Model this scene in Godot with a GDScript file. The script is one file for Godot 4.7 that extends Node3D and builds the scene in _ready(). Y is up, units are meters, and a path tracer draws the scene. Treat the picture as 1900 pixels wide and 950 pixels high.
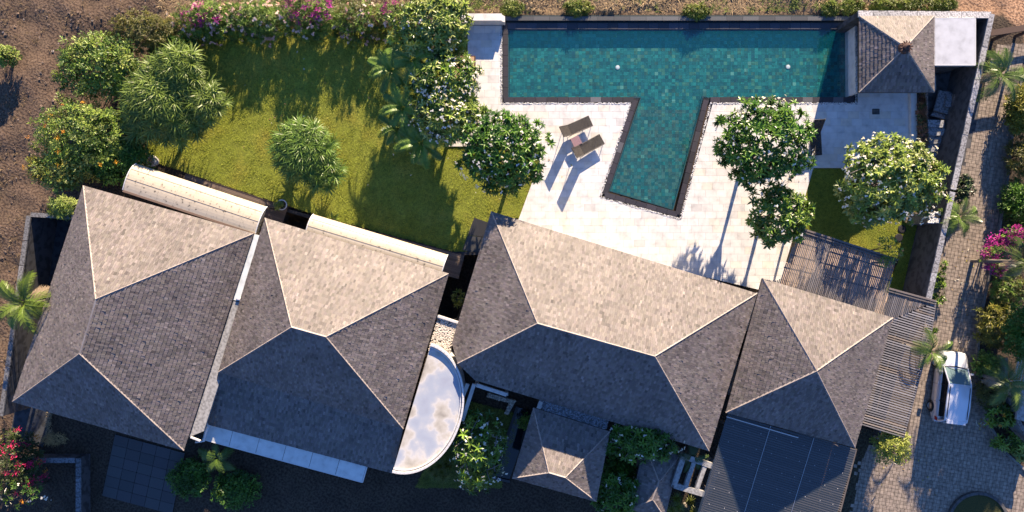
extends Node3D
# Aerial view of a hillside villa: hipped shingle roofs, T-shaped pool, lawns, tropical planting and a paved lane.
# Plan positions were surveyed from the aerial photograph: site(u, v, h) is the spot at height h metres whose plan mark reads (u, v).

const EYE := 43.0
const FOCAL := 1290.0
var rng := RandomNumberGenerator.new()
var names := {}
var M := {}
var T := {}
var P := {}


class Shape:
	var v := PackedVector3Array()
	var n := PackedVector3Array()
	var c := PackedColorArray()
	var i := PackedInt32Array()
	var col := Color.WHITE

	func tri(a: Vector3, b: Vector3, d: Vector3) -> void:   # counter-clockwise seen from its front
		var nn := (b - a).cross(d - a).normalized()
		var k := v.size()
		v.append(a); v.append(b); v.append(d)
		for _j in 3:
			n.append(nn); c.append(col)
		i.append(k); i.append(k + 2); i.append(k + 1)

	func quad(a: Vector3, b: Vector3, d: Vector3, e: Vector3) -> void:
		var nn := (d - a).cross(e - b).normalized()
		var k := v.size()
		v.append(a); v.append(b); v.append(d); v.append(e)
		for _j in 4:
			n.append(nn); c.append(col)
		i.append(k); i.append(k + 2); i.append(k + 1)
		i.append(k); i.append(k + 3); i.append(k + 2)

	func box(at: Vector3, x: Vector3, y: Vector3, z: Vector3) -> void:   # half axes
		for s in [1.0, -1.0]:
			face(at + x * s, y * s, z)
			face(at + y * s, z * s, x)
			face(at + z * s, x * s, y)

	func face(m: Vector3, a: Vector3, b: Vector3) -> void:
		quad(m - a - b, m + a - b, m + a + b, m - a + b)

	func abox(lo: Vector3, hi: Vector3) -> void:
		var h := (hi - lo) * 0.5
		box((lo + hi) * 0.5, Vector3(h.x, 0, 0), Vector3(0, h.y, 0), Vector3(0, 0, h.z))

	func bar(a: Vector3, b: Vector3, w: float, t: float, up := Vector3.UP) -> void:   # w across, t along up
		var d := (b - a).normalized()
		var side := d.cross(up).normalized()
		if side.length() < 0.5:
			side = Vector3.RIGHT
		var u := side.cross(d).normalized()
		box((a + b) * 0.5, (b - a) * 0.5, u * t * 0.5, side * w * 0.5)

	func tube(pts: Array, radii: Array, sides := 6) -> void:
		var rings := []
		for k in pts.size():
			var d: Vector3 = (pts[mini(k + 1, pts.size() - 1)] - pts[maxi(k - 1, 0)]).normalized()
			var s := d.cross(Vector3(0.31, 0.2, 0.93)).normalized()
			var u := s.cross(d)
			var ring := []
			for j in sides:
				var a := TAU * j / sides
				ring.append([pts[k] + (s * cos(a) + u * sin(a)) * radii[k], s * cos(a) + u * sin(a)])
			rings.append(ring)
		for k in pts.size() - 1:
			for j in sides:
				var j2 := (j + 1) % sides
				var b := v.size()
				for e in [rings[k][j], rings[k][j2], rings[k + 1][j2], rings[k + 1][j]]:
					v.append(e[0]); n.append(e[1]); c.append(col)
				i.append(b); i.append(b + 1); i.append(b + 2)
				i.append(b); i.append(b + 2); i.append(b + 3)
		for end in [0, pts.size() - 1]:
			for j in sides - 2:
				tri(rings[end][0][0], rings[end][j + 1][0], rings[end][j + 2][0])

	func lathe(at: Vector3, prof: Array, sides := 16) -> void:   # prof: Vector2(radius, height)
		for k in prof.size() - 1:
			var p: Vector2 = prof[k]
			var q: Vector2 = prof[k + 1]
			for j in sides:
				var a := TAU * j / sides
				var b := TAU * (j + 1) / sides
				var A := Vector3(cos(a), 0, sin(a))
				var Bv := Vector3(cos(b), 0, sin(b))
				quad(at + A * p.x + Vector3.UP * p.y, at + A * q.x + Vector3.UP * q.y, at + Bv * q.x + Vector3.UP * q.y, at + Bv * p.x + Vector3.UP * p.y)

	func prism(poly: PackedVector2Array, y0: float, y1: float, bottom := false) -> void:
		var p := poly.duplicate()
		var area := 0.0
		for k in p.size():
			var e := p[(k + 1) % p.size()]
			area += p[k].x * e.y - e.x * p[k].y
		if area > 0:
			p.reverse()
		var ids := Geometry2D.triangulate_polygon(p)
		for k in range(0, ids.size(), 3):
			var q := [p[ids[k]], p[ids[k + 1]], p[ids[k + 2]]]
			var w: float = (q[1].x - q[0].x) * (q[2].y - q[0].y) - (q[2].x - q[0].x) * (q[1].y - q[0].y)
			if w > 0:
				q.reverse()
			tri(Vector3(q[0].x, y1, q[0].y), Vector3(q[1].x, y1, q[1].y), Vector3(q[2].x, y1, q[2].y))
			if bottom:
				tri(Vector3(q[0].x, y0, q[0].y), Vector3(q[2].x, y0, q[2].y), Vector3(q[1].x, y0, q[1].y))
		if y1 - y0 > 0.0001:
			for k in p.size():
				var a := p[k]
				var b := p[(k + 1) % p.size()]
				quad(Vector3(a.x, y1, a.y), Vector3(a.x, y0, a.y), Vector3(b.x, y0, b.y), Vector3(b.x, y1, b.y))

	# a leaf: folded along its midrib, bending down towards the tip
	func leaf(base: Vector3, dir: Vector3, up: Vector3, length: float, width: float, bend: float, segs := 3, fold := 0.25) -> void:
		var d := dir.normalized()
		var side := d.cross(up).normalized()
		var u := side.cross(d).normalized()
		var prev := []
		for k in segs + 1:
			var t := float(k) / segs
			var m := base + d * length * t + u * (-bend * length * t * t)
			var w := width * sin(PI * clampf(0.12 + 0.88 * t, 0, 1)) * (0.35 if k == 0 else 1.0)
			if k == segs:
				w = 0.0
			var lift := u * w * fold
			var row := [m - side * w * 0.5 + lift, m, m + side * w * 0.5 + lift]
			if k > 0:
				if k < segs:
					quad(prev[0], prev[1], row[1], row[0])
					quad(prev[1], prev[2], row[2], row[1])
				else:
					tri(prev[0], prev[1], row[1])
					tri(prev[1], prev[2], row[1])
			prev = row

	# a flat narrow blade: a strip that arches over
	func blade(base: Vector3, dir: Vector3, up: Vector3, length: float, width: float, bend: float, segs := 3) -> void:
		var d := dir.normalized()
		var side := d.cross(up).normalized()
		var u := side.cross(d).normalized()
		var pa := Vector3.ZERO
		var pb := Vector3.ZERO
		for k in segs + 1:
			var t := float(k) / segs
			var m := base + d * length * t * (1.0 - 0.25 * bend * t) + u * (-bend * length * t * t * t)
			var w := width * (1.0 - t * t) * 0.5
			var a := m - side * w
			var b := m + side * w
			if k > 0:
				if k < segs:
					quad(pa, pb, b, a)
				else:
					tri(pa, pb, m)
			pa = a
			pb = b

	func mesh(origin := Vector3.ZERO) -> ArrayMesh:
		var arr := []
		arr.resize(Mesh.ARRAY_MAX)
		var vv := v.duplicate()
		if origin != Vector3.ZERO:
			for k in vv.size():
				vv[k] -= origin
		arr[Mesh.ARRAY_VERTEX] = vv
		arr[Mesh.ARRAY_NORMAL] = n
		arr[Mesh.ARRAY_COLOR] = c
		arr[Mesh.ARRAY_INDEX] = i
		var m := ArrayMesh.new()
		if v.size():
			m.add_surface_from_arrays(Mesh.PRIMITIVE_TRIANGLES, arr)
		return m


# ---------------------------------------------------------------- naming and placing
func site(u: float, v: float, h := 0.0) -> Vector3:
	return Vector3((u - 950.0) / FOCAL * (EYE - h), h, (v - 475.0) / FOCAL * (EYE - h))


func outline(marks: Array, h := 0.0) -> PackedVector2Array:
	var p := PackedVector2Array()
	for k in range(0, marks.size(), 2):
		var s := site(marks[k], marks[k + 1], h)
		p.append(Vector2(s.x, s.z))
	return p


func claim(parent: Node, called: String) -> String:
	var key := str(parent.get_instance_id()) + called
	names[key] = names.get(key, -1) + 1
	return called if names[key] == 0 else "%s_%03d" % [called, names[key]]


func origin_of(o: Node) -> Vector3:
	var at := Vector3.ZERO
	while o != self and o != null:
		at += (o as Node3D).position
		o = o.get_parent()
	return at


func thing(called: String, label: String, category: String, at := Vector3.ZERO, group := "") -> Node3D:
	var o := Node3D.new()
	o.name = claim(self, called)
	add_child(o)
	o.position = at
	return tag(o, label, category, group)


func tag(o: Node3D, label: String, category := "", group := "") -> Node3D:
	o.set_meta("label", label)
	if category:
		o.set_meta("category", category)
	if group:
		o.set_meta("group", group)
	return o


# commits a shape given in world coordinates as one named mesh under parent
func part(parent: Node, called: String, s: Shape, m: Material, stuff := false) -> MeshInstance3D:
	var o := MeshInstance3D.new()
	o.name = claim(parent, called)
	o.mesh = s.mesh(origin_of(parent))
	o.material_override = null
	if o.mesh.get_surface_count():
		o.mesh.surface_set_material(0, m)
	parent.add_child(o)
	if stuff:
		o.set_meta("kind", "stuff")
	return o


func shared(parent: Node, called: String, m: Mesh, xf: Transform3D) -> MeshInstance3D:
	var o := MeshInstance3D.new()
	o.name = claim(parent, called)
	o.mesh = m
	o.transform = xf
	parent.add_child(o)
	return o


func setting(called: String, s: Shape, m: Material, label := "") -> MeshInstance3D:
	var o := part(self, called, s, m)
	o.set_meta("kind", "structure")
	if label:
		o.set_meta("label", label)
	return o


func copies(parent: Node, called: String, m: Mesh, xfs: Array, cols: Array, stuff := false) -> MultiMeshInstance3D:
	var mm := MultiMesh.new()
	mm.transform_format = MultiMesh.TRANSFORM_3D
	mm.use_colors = true
	mm.mesh = m
	mm.instance_count = xfs.size()
	for k in xfs.size():
		mm.set_instance_transform(k, xfs[k])
		mm.set_instance_color(k, cols[k])
	var o := MultiMeshInstance3D.new()
	o.name = claim(parent, called)
	o.multimesh = mm
	parent.add_child(o)
	if stuff:
		o.set_meta("kind", "stuff")
	return o


func again(src: Node3D, label: String, xf: Transform3D) -> Node3D:
	var o: Node3D = src.duplicate()
	var base: String = src.name
	o.name = claim(self, base)
	add_child(o)
	o.transform = xf
	o.set_meta("label", label)
	return o


func rf(a: float, b: float) -> float:
	return rng.randf_range(a, b)


func tone(c: Color, spread: float) -> Color:
	var k := 1.0 + rf(-spread, spread)
	return Color(c.r * k, c.g * k, c.b * k)


func ground_turn(deg: float) -> Basis:
	return Basis(Vector3.UP, deg_to_rad(deg))


# ---------------------------------------------------------------- materials
func noise_map(seed_: int, freq: float, offs: Array, cols: Array, size := 512, octaves := 5, kind := FastNoiseLite.TYPE_SIMPLEX_SMOOTH) -> NoiseTexture2D:
	var nz := FastNoiseLite.new()
	nz.seed = seed_
	nz.noise_type = kind
	nz.frequency = freq
	nz.fractal_octaves = octaves
	var t := NoiseTexture2D.new()
	t.width = size
	t.height = size
	t.seamless = true
	t.noise = nz
	var g := Gradient.new()
	g.offsets = PackedFloat32Array(offs)
	g.colors = PackedColorArray(cols)
	t.color_ramp = g
	return t


func gray(x: float) -> Color:
	return Color(x, x, x)


# c is the real-world (linear) base colour
func mat(c: Color, rough := 0.8, grain := "", tile := 1.0, relief := 0.0, vc := true) -> StandardMaterial3D:
	var m := StandardMaterial3D.new()
	m.albedo_color = c.linear_to_srgb()
	m.roughness = rough
	m.vertex_color_use_as_albedo = vc
	m.cull_mode = BaseMaterial3D.CULL_DISABLED
	if grain:
		m.albedo_texture = T[grain]
		m.uv1_triplanar = true
		m.uv1_world_triplanar = true
		m.uv1_scale = Vector3.ONE / tile
		if relief > 0:
			m.heightmap_enabled = true
			m.heightmap_texture = T[grain]
			m.heightmap_scale = relief
	return m


func leafy(rough := 0.45, back := 0.35) -> StandardMaterial3D:
	var m := mat(Color.WHITE, rough)
	if back > 0:
		m.backlight_enabled = true
		m.backlight = Color(back, back * 1.0, back * 0.6)
	m.metallic_specular = 0.4
	return m


func make_materials() -> void:
	T.fine = noise_map(11, 0.06, [0.0, 0.35, 0.65, 1.0], [gray(0.7), gray(0.85), gray(0.94), gray(1.0)])
	T.coarse = noise_map(12, 0.01, [0.0, 0.4, 0.6, 1.0], [gray(0.68), gray(0.85), gray(0.94), gray(1.0)])
	T.soft = noise_map(18, 0.006, [0.0, 0.35, 0.65, 1.0], [gray(0.86), gray(0.94), gray(0.975), gray(1.0)], 512, 4)
	T.speck = noise_map(13, 0.2, [0.0, 0.42, 0.5, 1.0], [gray(0.55), gray(0.8), gray(0.95), gray(1.0)], 512, 3)
	T.stain = noise_map(14, 0.01, [0.0, 0.36, 0.44, 0.55, 1.0], [gray(0.62), gray(0.72), gray(0.86), gray(0.95), gray(1.0)], 512, 5)
	T.puddle = noise_map(15, 0.005, [0.0, 0.30, 0.45, 0.55, 0.68, 0.8, 1.0], [Color(0.74, 0.77, 0.84), Color(0.78, 0.82, 0.88), Color(0.84, 0.86, 0.89), Color(0.95, 0.94, 0.92), Color(0.88, 0.86, 0.81), Color(0.80, 0.78, 0.73), Color(0.62, 0.6, 0.57)], 512, 6)
	T.soil = noise_map(19, 0.02, [0.0, 0.3, 0.45, 0.6, 0.72, 1.0], [Color(0.5, 0.45, 0.42), Color(0.68, 0.63, 0.6), Color(0.82, 0.79, 0.76), Color(0.9, 0.87, 0.84), Color(0.98, 0.96, 0.93), Color(1, 1, 1)], 1024, 6)
	T.grass = noise_map(16, 0.03, [0.0, 0.4, 0.6, 1.0], [Color(0.62, 0.72, 0.6), Color(0.85, 0.88, 0.8), Color(0.97, 0.95, 0.9), Color(1, 0.98, 0.9)])
	T.mildew = noise_map(17, 0.02, [0.0, 0.14, 0.22, 0.34, 1.0], [gray(0.35), gray(0.6), gray(0.9), gray(0.97), gray(1.0)], 512, 3)
	M.dirt = mat(Color.WHITE, 0.95, "soil", 4.0, 5.0)
	M.dirt.detail_enabled = true
	M.dirt.detail_albedo = T.speck
	M.dirt.detail_blend_mode = BaseMaterial3D.BLEND_MODE_MUL
	M.clod = mat(Color.WHITE, 0.95)
	M.turf = mat(Color.WHITE, 0.9, "grass", 1.6, 3.0)
	M.blade = leafy(0.6, 0.3)
	M.leaf = leafy(0.42, 0.4)
	M.gloss_leaf = leafy(0.3, 0.3)
	M.petal = leafy(0.6, 0.5)
	M.bark = mat(Color.WHITE, 0.85, "fine", 0.5, 0.6)
	M.shingle = mat(Color.WHITE, 0.62, "fine", 0.6, 0.25)
	M.cap = mat(Color(0.48, 0.43, 0.40), 0.55, "fine", 0.8, 0.2)
	M.boards = mat(Color(0.05, 0.035, 0.028), 0.7, "fine", 0.5, 0.2)
	M.plaster = mat(Color(0.72, 0.70, 0.66), 0.85, "soft", 2.0, 0.0)
	M.concrete = mat(Color(0.36, 0.36, 0.35), 0.85, "coarse", 1.3, 0.3)
	M.shaded_concrete = mat(Color(0.09, 0.092, 0.1), 0.85, "stain", 3.0, 0.4)  # shaded copy of the concrete, darkened for walls and floors out of sun
	M.coping_stone = mat(Color.WHITE, 0.8, "stain", 0.9, 0.4)
	M.limestone = mat(Color.WHITE, 0.75, "soft", 2.3, 0.0)
	M.slate = mat(Color.WHITE, 0.5, "fine", 0.5, 0.3)
	M.tile = mat(Color.WHITE, 0.4, "fine", 0.4, 0.0)
	M.paver = mat(Color.WHITE, 0.85, "coarse", 1.7, 0.15)
	M.pebble = mat(Color.WHITE, 0.7)
	M.weathered = mat(Color.WHITE, 0.8, "fine", 0.4, 0.4)
	M.awning = mat(Color(0.54, 0.47, 0.35), 0.4, "mildew", 3.4, 0.0)
	M.sheet = mat(Color(0.66, 0.71, 0.70), 0.4, "soft", 2.0, 0.0)
	M.flat_roof = mat(Color(0.52, 0.54, 0.57), 0.7, "soft", 2.5, 0.0)
	M.tank = mat(Color(0.60, 0.60, 0.60), 0.85, "puddle", 6.0, 0.0)
	M.white = mat(Color(0.78, 0.78, 0.77), 0.5, "fine", 1.0, 0.0)
	M.metal = mat(Color(0.4, 0.4, 0.4), 0.4)
	M.metal.metallic = 0.8
	M.sling = mat(Color(0.028, 0.024, 0.022), 0.8)
	M.sling.transparency = BaseMaterial3D.TRANSPARENCY_ALPHA
	M.sling.albedo_color.a = 0.8
	M.frame = mat(Color(0.035, 0.028, 0.026), 0.5)
	M.water = mat(Color(0.01, 0.2, 0.235), 0.04)
	M.water.transparency = BaseMaterial3D.TRANSPARENCY_ALPHA
	M.water.albedo_color.a = 0.16
	M.pond = mat(Color(0.006, 0.012, 0.016), 0.05)
	M.paint = mat(Color(0.66, 0.68, 0.72), 0.3)
	M.paint.metallic = 0.25
	M.paint.clearcoat_enabled = true
	M.paint.clearcoat = 1.0
	M.paint.clearcoat_roughness = 0.05
	M.glass = mat(Color(0.01, 0.015, 0.017), 0.04)
	M.glass.metallic_specular = 0.7
	M.screen = mat(Color(0.16, 0.24, 0.25), 0.05)
	M.screen.metallic_specular = 0.8
	M.rubber = mat(Color(0.012, 0.012, 0.013), 0.8)
	M.clear_sheet = mat(Color(0.05, 0.07, 0.09), 0.2)
	M.clear_sheet.transparency = BaseMaterial3D.TRANSPARENCY_ALPHA
	M.clear_sheet.albedo_color.a = 0.35
	M.plain = mat(Color.WHITE, 0.7)
	M.lens = mat(Color(0.75, 0.85, 0.85), 0.3)


func _ready() -> void:
	rng.seed = 4711
	var cam := Camera3D.new()
	cam.name = "camera"
	cam.position = Vector3(0, EYE, 0)
	cam.rotation_degrees = Vector3(-90, 0, 0)
	cam.fov = rad_to_deg(2.0 * atan(475.0 / FOCAL))
	cam.near = 0.5
	cam.far = 1500.0
	add_child(cam)
	cam.current = true
	var sun := DirectionalLight3D.new()
	sun.name = "sun"
	sun.light_energy = 1.6
	sun.light_color = Color(1.0, 0.905, 0.79)
	sun.light_angular_distance = 0.5
	sun.shadow_enabled = true
	add_child(sun)
	var down := Vector3(-0.245, -0.36, 0.97).normalized()
	sun.look_at_from_position(Vector3.ZERO, down, Vector3.UP)
	var env := Environment.new()
	env.background_mode = Environment.BG_SKY
	var sm := ProceduralSkyMaterial.new()
	sm.sky_top_color = Color(0.31, 0.47, 0.74)
	sm.sky_horizon_color = Color(0.60, 0.70, 0.84)
	sm.sky_curve = 0.12
	sm.ground_bottom_color = Color(0.30, 0.24, 0.2)
	sm.ground_horizon_color = Color(0.55, 0.58, 0.62)
	var sky := Sky.new()
	sky.sky_material = sm
	env.sky = sky
	env.background_energy_multiplier = 0.48
	env.tonemap_mode = Environment.TONE_MAPPER_LINEAR
	env.tonemap_exposure = 3.05
	env.sdfgi_enabled = true
	env.ssao_enabled = true
	env.ssil_enabled = true
	var we := WorldEnvironment.new()
	we.name = "environment"
	we.environment = env
	add_child(we)

	make_materials()
	make_ground()
	make_pool()
	make_deck()
	make_lane()
	make_houses()
	make_walls()
	make_pergolas()
	make_yard()
	make_lawns()
	make_plants()
	make_furniture()
	make_car()


# ---------------------------------------------------------------- ground
func inside(p: PackedVector2Array, x: float, z: float) -> bool:
	return Geometry2D.is_point_in_polygon(Vector2(x, z), p)


func make_ground() -> void:
	var estate := outline([285, 75, 420, 45, 870, 20, 1850, 20, 1905, 70, 1905, 990, 130, 990, 30, 800, 40, 398, 150, 380, 230, 300, 290, 290])
	var pits := [outline([532, 392, 606, 412, 590, 470, 515, 450]), outline([822, 468, 900, 468, 860, 600, 790, 590])]
	var hole := Rect2(-0.8, -14.8, 22.0, 12.4)
	var nz := FastNoiseLite.new()
	nz.seed = 5
	nz.frequency = 0.12
	nz.fractal_octaves = 5
	var nf := FastNoiseLite.new()
	nf.seed = 9
	nf.frequency = 0.55
	nf.fractal_octaves = 4
	var step := 0.4
	var nx := 230
	var nzc := 160
	var ox := -46.0
	var oz := -32.0
	var hs := PackedFloat32Array()
	var cs := PackedColorArray()
	for j in nzc + 1:
		for i in nx + 1:
			var x := ox + i * step
			var z := oz + j * step
			var h := -0.06
			var big := nz.get_noise_2d(x, z)
			var fine := nf.get_noise_2d(x, z)
			var c := Color(0.20, 0.143, 0.10)            # dug brown soil
			if inside(estate, x, z):
				for p in pits:
					if inside(p, x, z):
						h = -1.6
				c = Color(0.09, 0.07, 0.05)  # soil darkened inside the grounds: shade of the lower gardens in its colour
			else:
				h = -0.1 + big * 0.35 + fine * 0.14
				if z < -12.5 and x > -22 - big * 6.0:
					c = Color(0.42, 0.31, 0.2).lerp(Color(0.25, 0.19, 0.115), clampf(0.5 + fine, 0, 1))   # dry grass bank
				if x > 27.0 - big * 2.0 and z < -11.0:
					c = Color(0.60, 0.39, 0.25)               # sandy orange earth
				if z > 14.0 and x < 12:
					c = Color(0.10, 0.075, 0.055)  # bottom strip of soil darkened for the shade lying on it
			h = minf(h, 0.3)
			var k := clampf(0.5 + fine * 0.9 + big * 0.4, 0, 1)
			cs.append(Color(c.r, c.g, c.b) * lerpf(0.72, 1.25, k))
			hs.append(h)
	var s := Shape.new()
	for j in nzc + 1:
		for i in nx + 1:
			var at := j * (nx + 1) + i
			s.v.append(Vector3(ox + i * step, hs[at], oz + j * step))
			var dx := hs[j * (nx + 1) + mini(i + 1, nx)] - hs[j * (nx + 1) + maxi(i - 1, 0)]
			var dz := hs[mini(j + 1, nzc) * (nx + 1) + i] - hs[maxi(j - 1, 0) * (nx + 1) + i]
			s.n.append(Vector3(-dx / (2 * step), 1, -dz / (2 * step)).normalized())
			s.c.append(cs[at])
	for j in nzc:
		for i in nx:
			var r := Rect2(ox + i * step, oz + j * step, step, step)
			if hole.encloses(r):
				continue
			var a := j * (nx + 1) + i
			for k in [a, a + 1, a + nx + 2, a, a + nx + 2, a + nx + 1]:
				s.i.append(k)
	# the same ground goes on to the horizon
	s.col = Color(0.2, 0.15, 0.1)
	var X0 := ox
	var X1 := ox + nx * step
	var Z0 := oz
	var Z1 := oz + nzc * step
	for r in [[-700.0, -700.0, 700.0, Z0], [-700.0, Z1, 700.0, 700.0], [-700.0, Z0, X0, Z1], [X1, Z0, 700.0, Z1]]:
		s.quad(Vector3(r[0], -0.1, r[1]), Vector3(r[0], -0.1, r[3]), Vector3(r[2], -0.1, r[3]), Vector3(r[2], -0.1, r[1]))
	setting("ground", s, M.dirt, "brown bare soil, dry grass and orange earth around the villa")

	# clods and stones on the dug soil, dry tufts on the bank
	var rock := Shape.new()
	var pts := []
	for k in 10:
		var y := 1.0 - 2.0 * (k + 0.5) / 10.0
		var a := k * 2.4
		pts.append(Vector3(cos(a) * sqrt(1 - y * y), y * 0.7, sin(a) * sqrt(1 - y * y)) * (0.8 + 0.3 * sin(k * 3.1)))
	for k in 8:
		rock.tri(pts[k], pts[(k + 1) % 10], pts[k + 2])
		rock.tri(pts[k], pts[k + 2], pts[(k + 3) % 10])
	rock.tri(pts[9], pts[7], pts[6])
	rock.tri(pts[0], pts[2], pts[1])
	var rock_mesh := rock.mesh()
	var tuft := Shape.new()
	for k in 9:
		var a := rf(0, TAU)
		tuft.blade(Vector3(rf(-.05, .05), 0, rf(-.05, .05)), Vector3(cos(a), rf(0.5, 1.6), sin(a)), Vector3.UP, rf(0.18, 0.34), 0.03, 0.5, 2)
	var tuft_mesh := tuft.mesh()
	var xr := []
	var cr := []
	var xt := []
	var ct := []
	for k in 60000:
		var x := rf(-34, 34)
		var z := rf(-19, 18)
		var i := int((x - ox) / step)
		var j := int((z - oz) / step)
		if inside(estate, x, z):
			continue
		var y := hs[j * (nx + 1) + i]
		var cc := cs[j * (nx + 1) + i]
		var big := nz.get_noise_2d(x * 2.0, z * 2.0)
		var bank := z < -12.5 and x > -22
		if x > 27.0 and z < -11.0 and rng.randf() > 0.12:
			continue
		if bank:
			if x < 27 and xt.size() < 14000:
				xt.append(Transform3D(ground_turn(rf(0, 360)).scaled(Vector3.ONE * rf(0.6, 1.5)), Vector3(x, y, z)))
				var g := big + rf(-.2, .2) > 0.14
				ct.append(tone(Color(0.13, 0.17, 0.03) if g else Color(0.36, 0.26, 0.14), 0.35))
		elif rng.randf() < 0.75:
			var b := ground_turn(rf(0, 360)) * Basis(Vector3.RIGHT, rf(-.5, .5))
			var sz := pow(rng.randf(), 5.0) * 0.12 + 0.02
			xr.append(Transform3D(b.scaled(Vector3(sz, sz * .4, sz * rf(0.6, 1.2))), Vector3(x, y, z)))
			var pale := rng.randf() < 0.09
			cr.append(tone(Color(0.42, 0.36, 0.30) if pale else cc * 1.35, 0.3))
		elif big + rf(-.3, .3) > -0.05:
			xt.append(Transform3D(ground_turn(rf(0, 360)).scaled(Vector3.ONE * rf(0.4, 1.0)), Vector3(x, y, z)))
			ct.append(tone(Color(0.2, 0.14, 0.075), 0.4))
	var o := copies(self, "soil_clods", rock_mesh, xr, cr, true)
	o.multimesh.mesh.surface_set_material(0, M.clod)
	tag(o, "brown clods and pale stones scattered over the bare soil", "soil")
	o = copies(self, "dry_grass", tuft_mesh, xt, ct, true)
	o.multimesh.mesh.surface_set_material(0, M.blade)
	tag(o, "straw coloured and green grass tufts on the bank behind the pool", "grass")


# ---------------------------------------------------------------- pool
const STEM_L0 := [1180, 188]
const STEM_L1 := [1120, 361]
const STEM_R1 := [1258, 401]
const STEM_R0 := [1313, 188]


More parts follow.
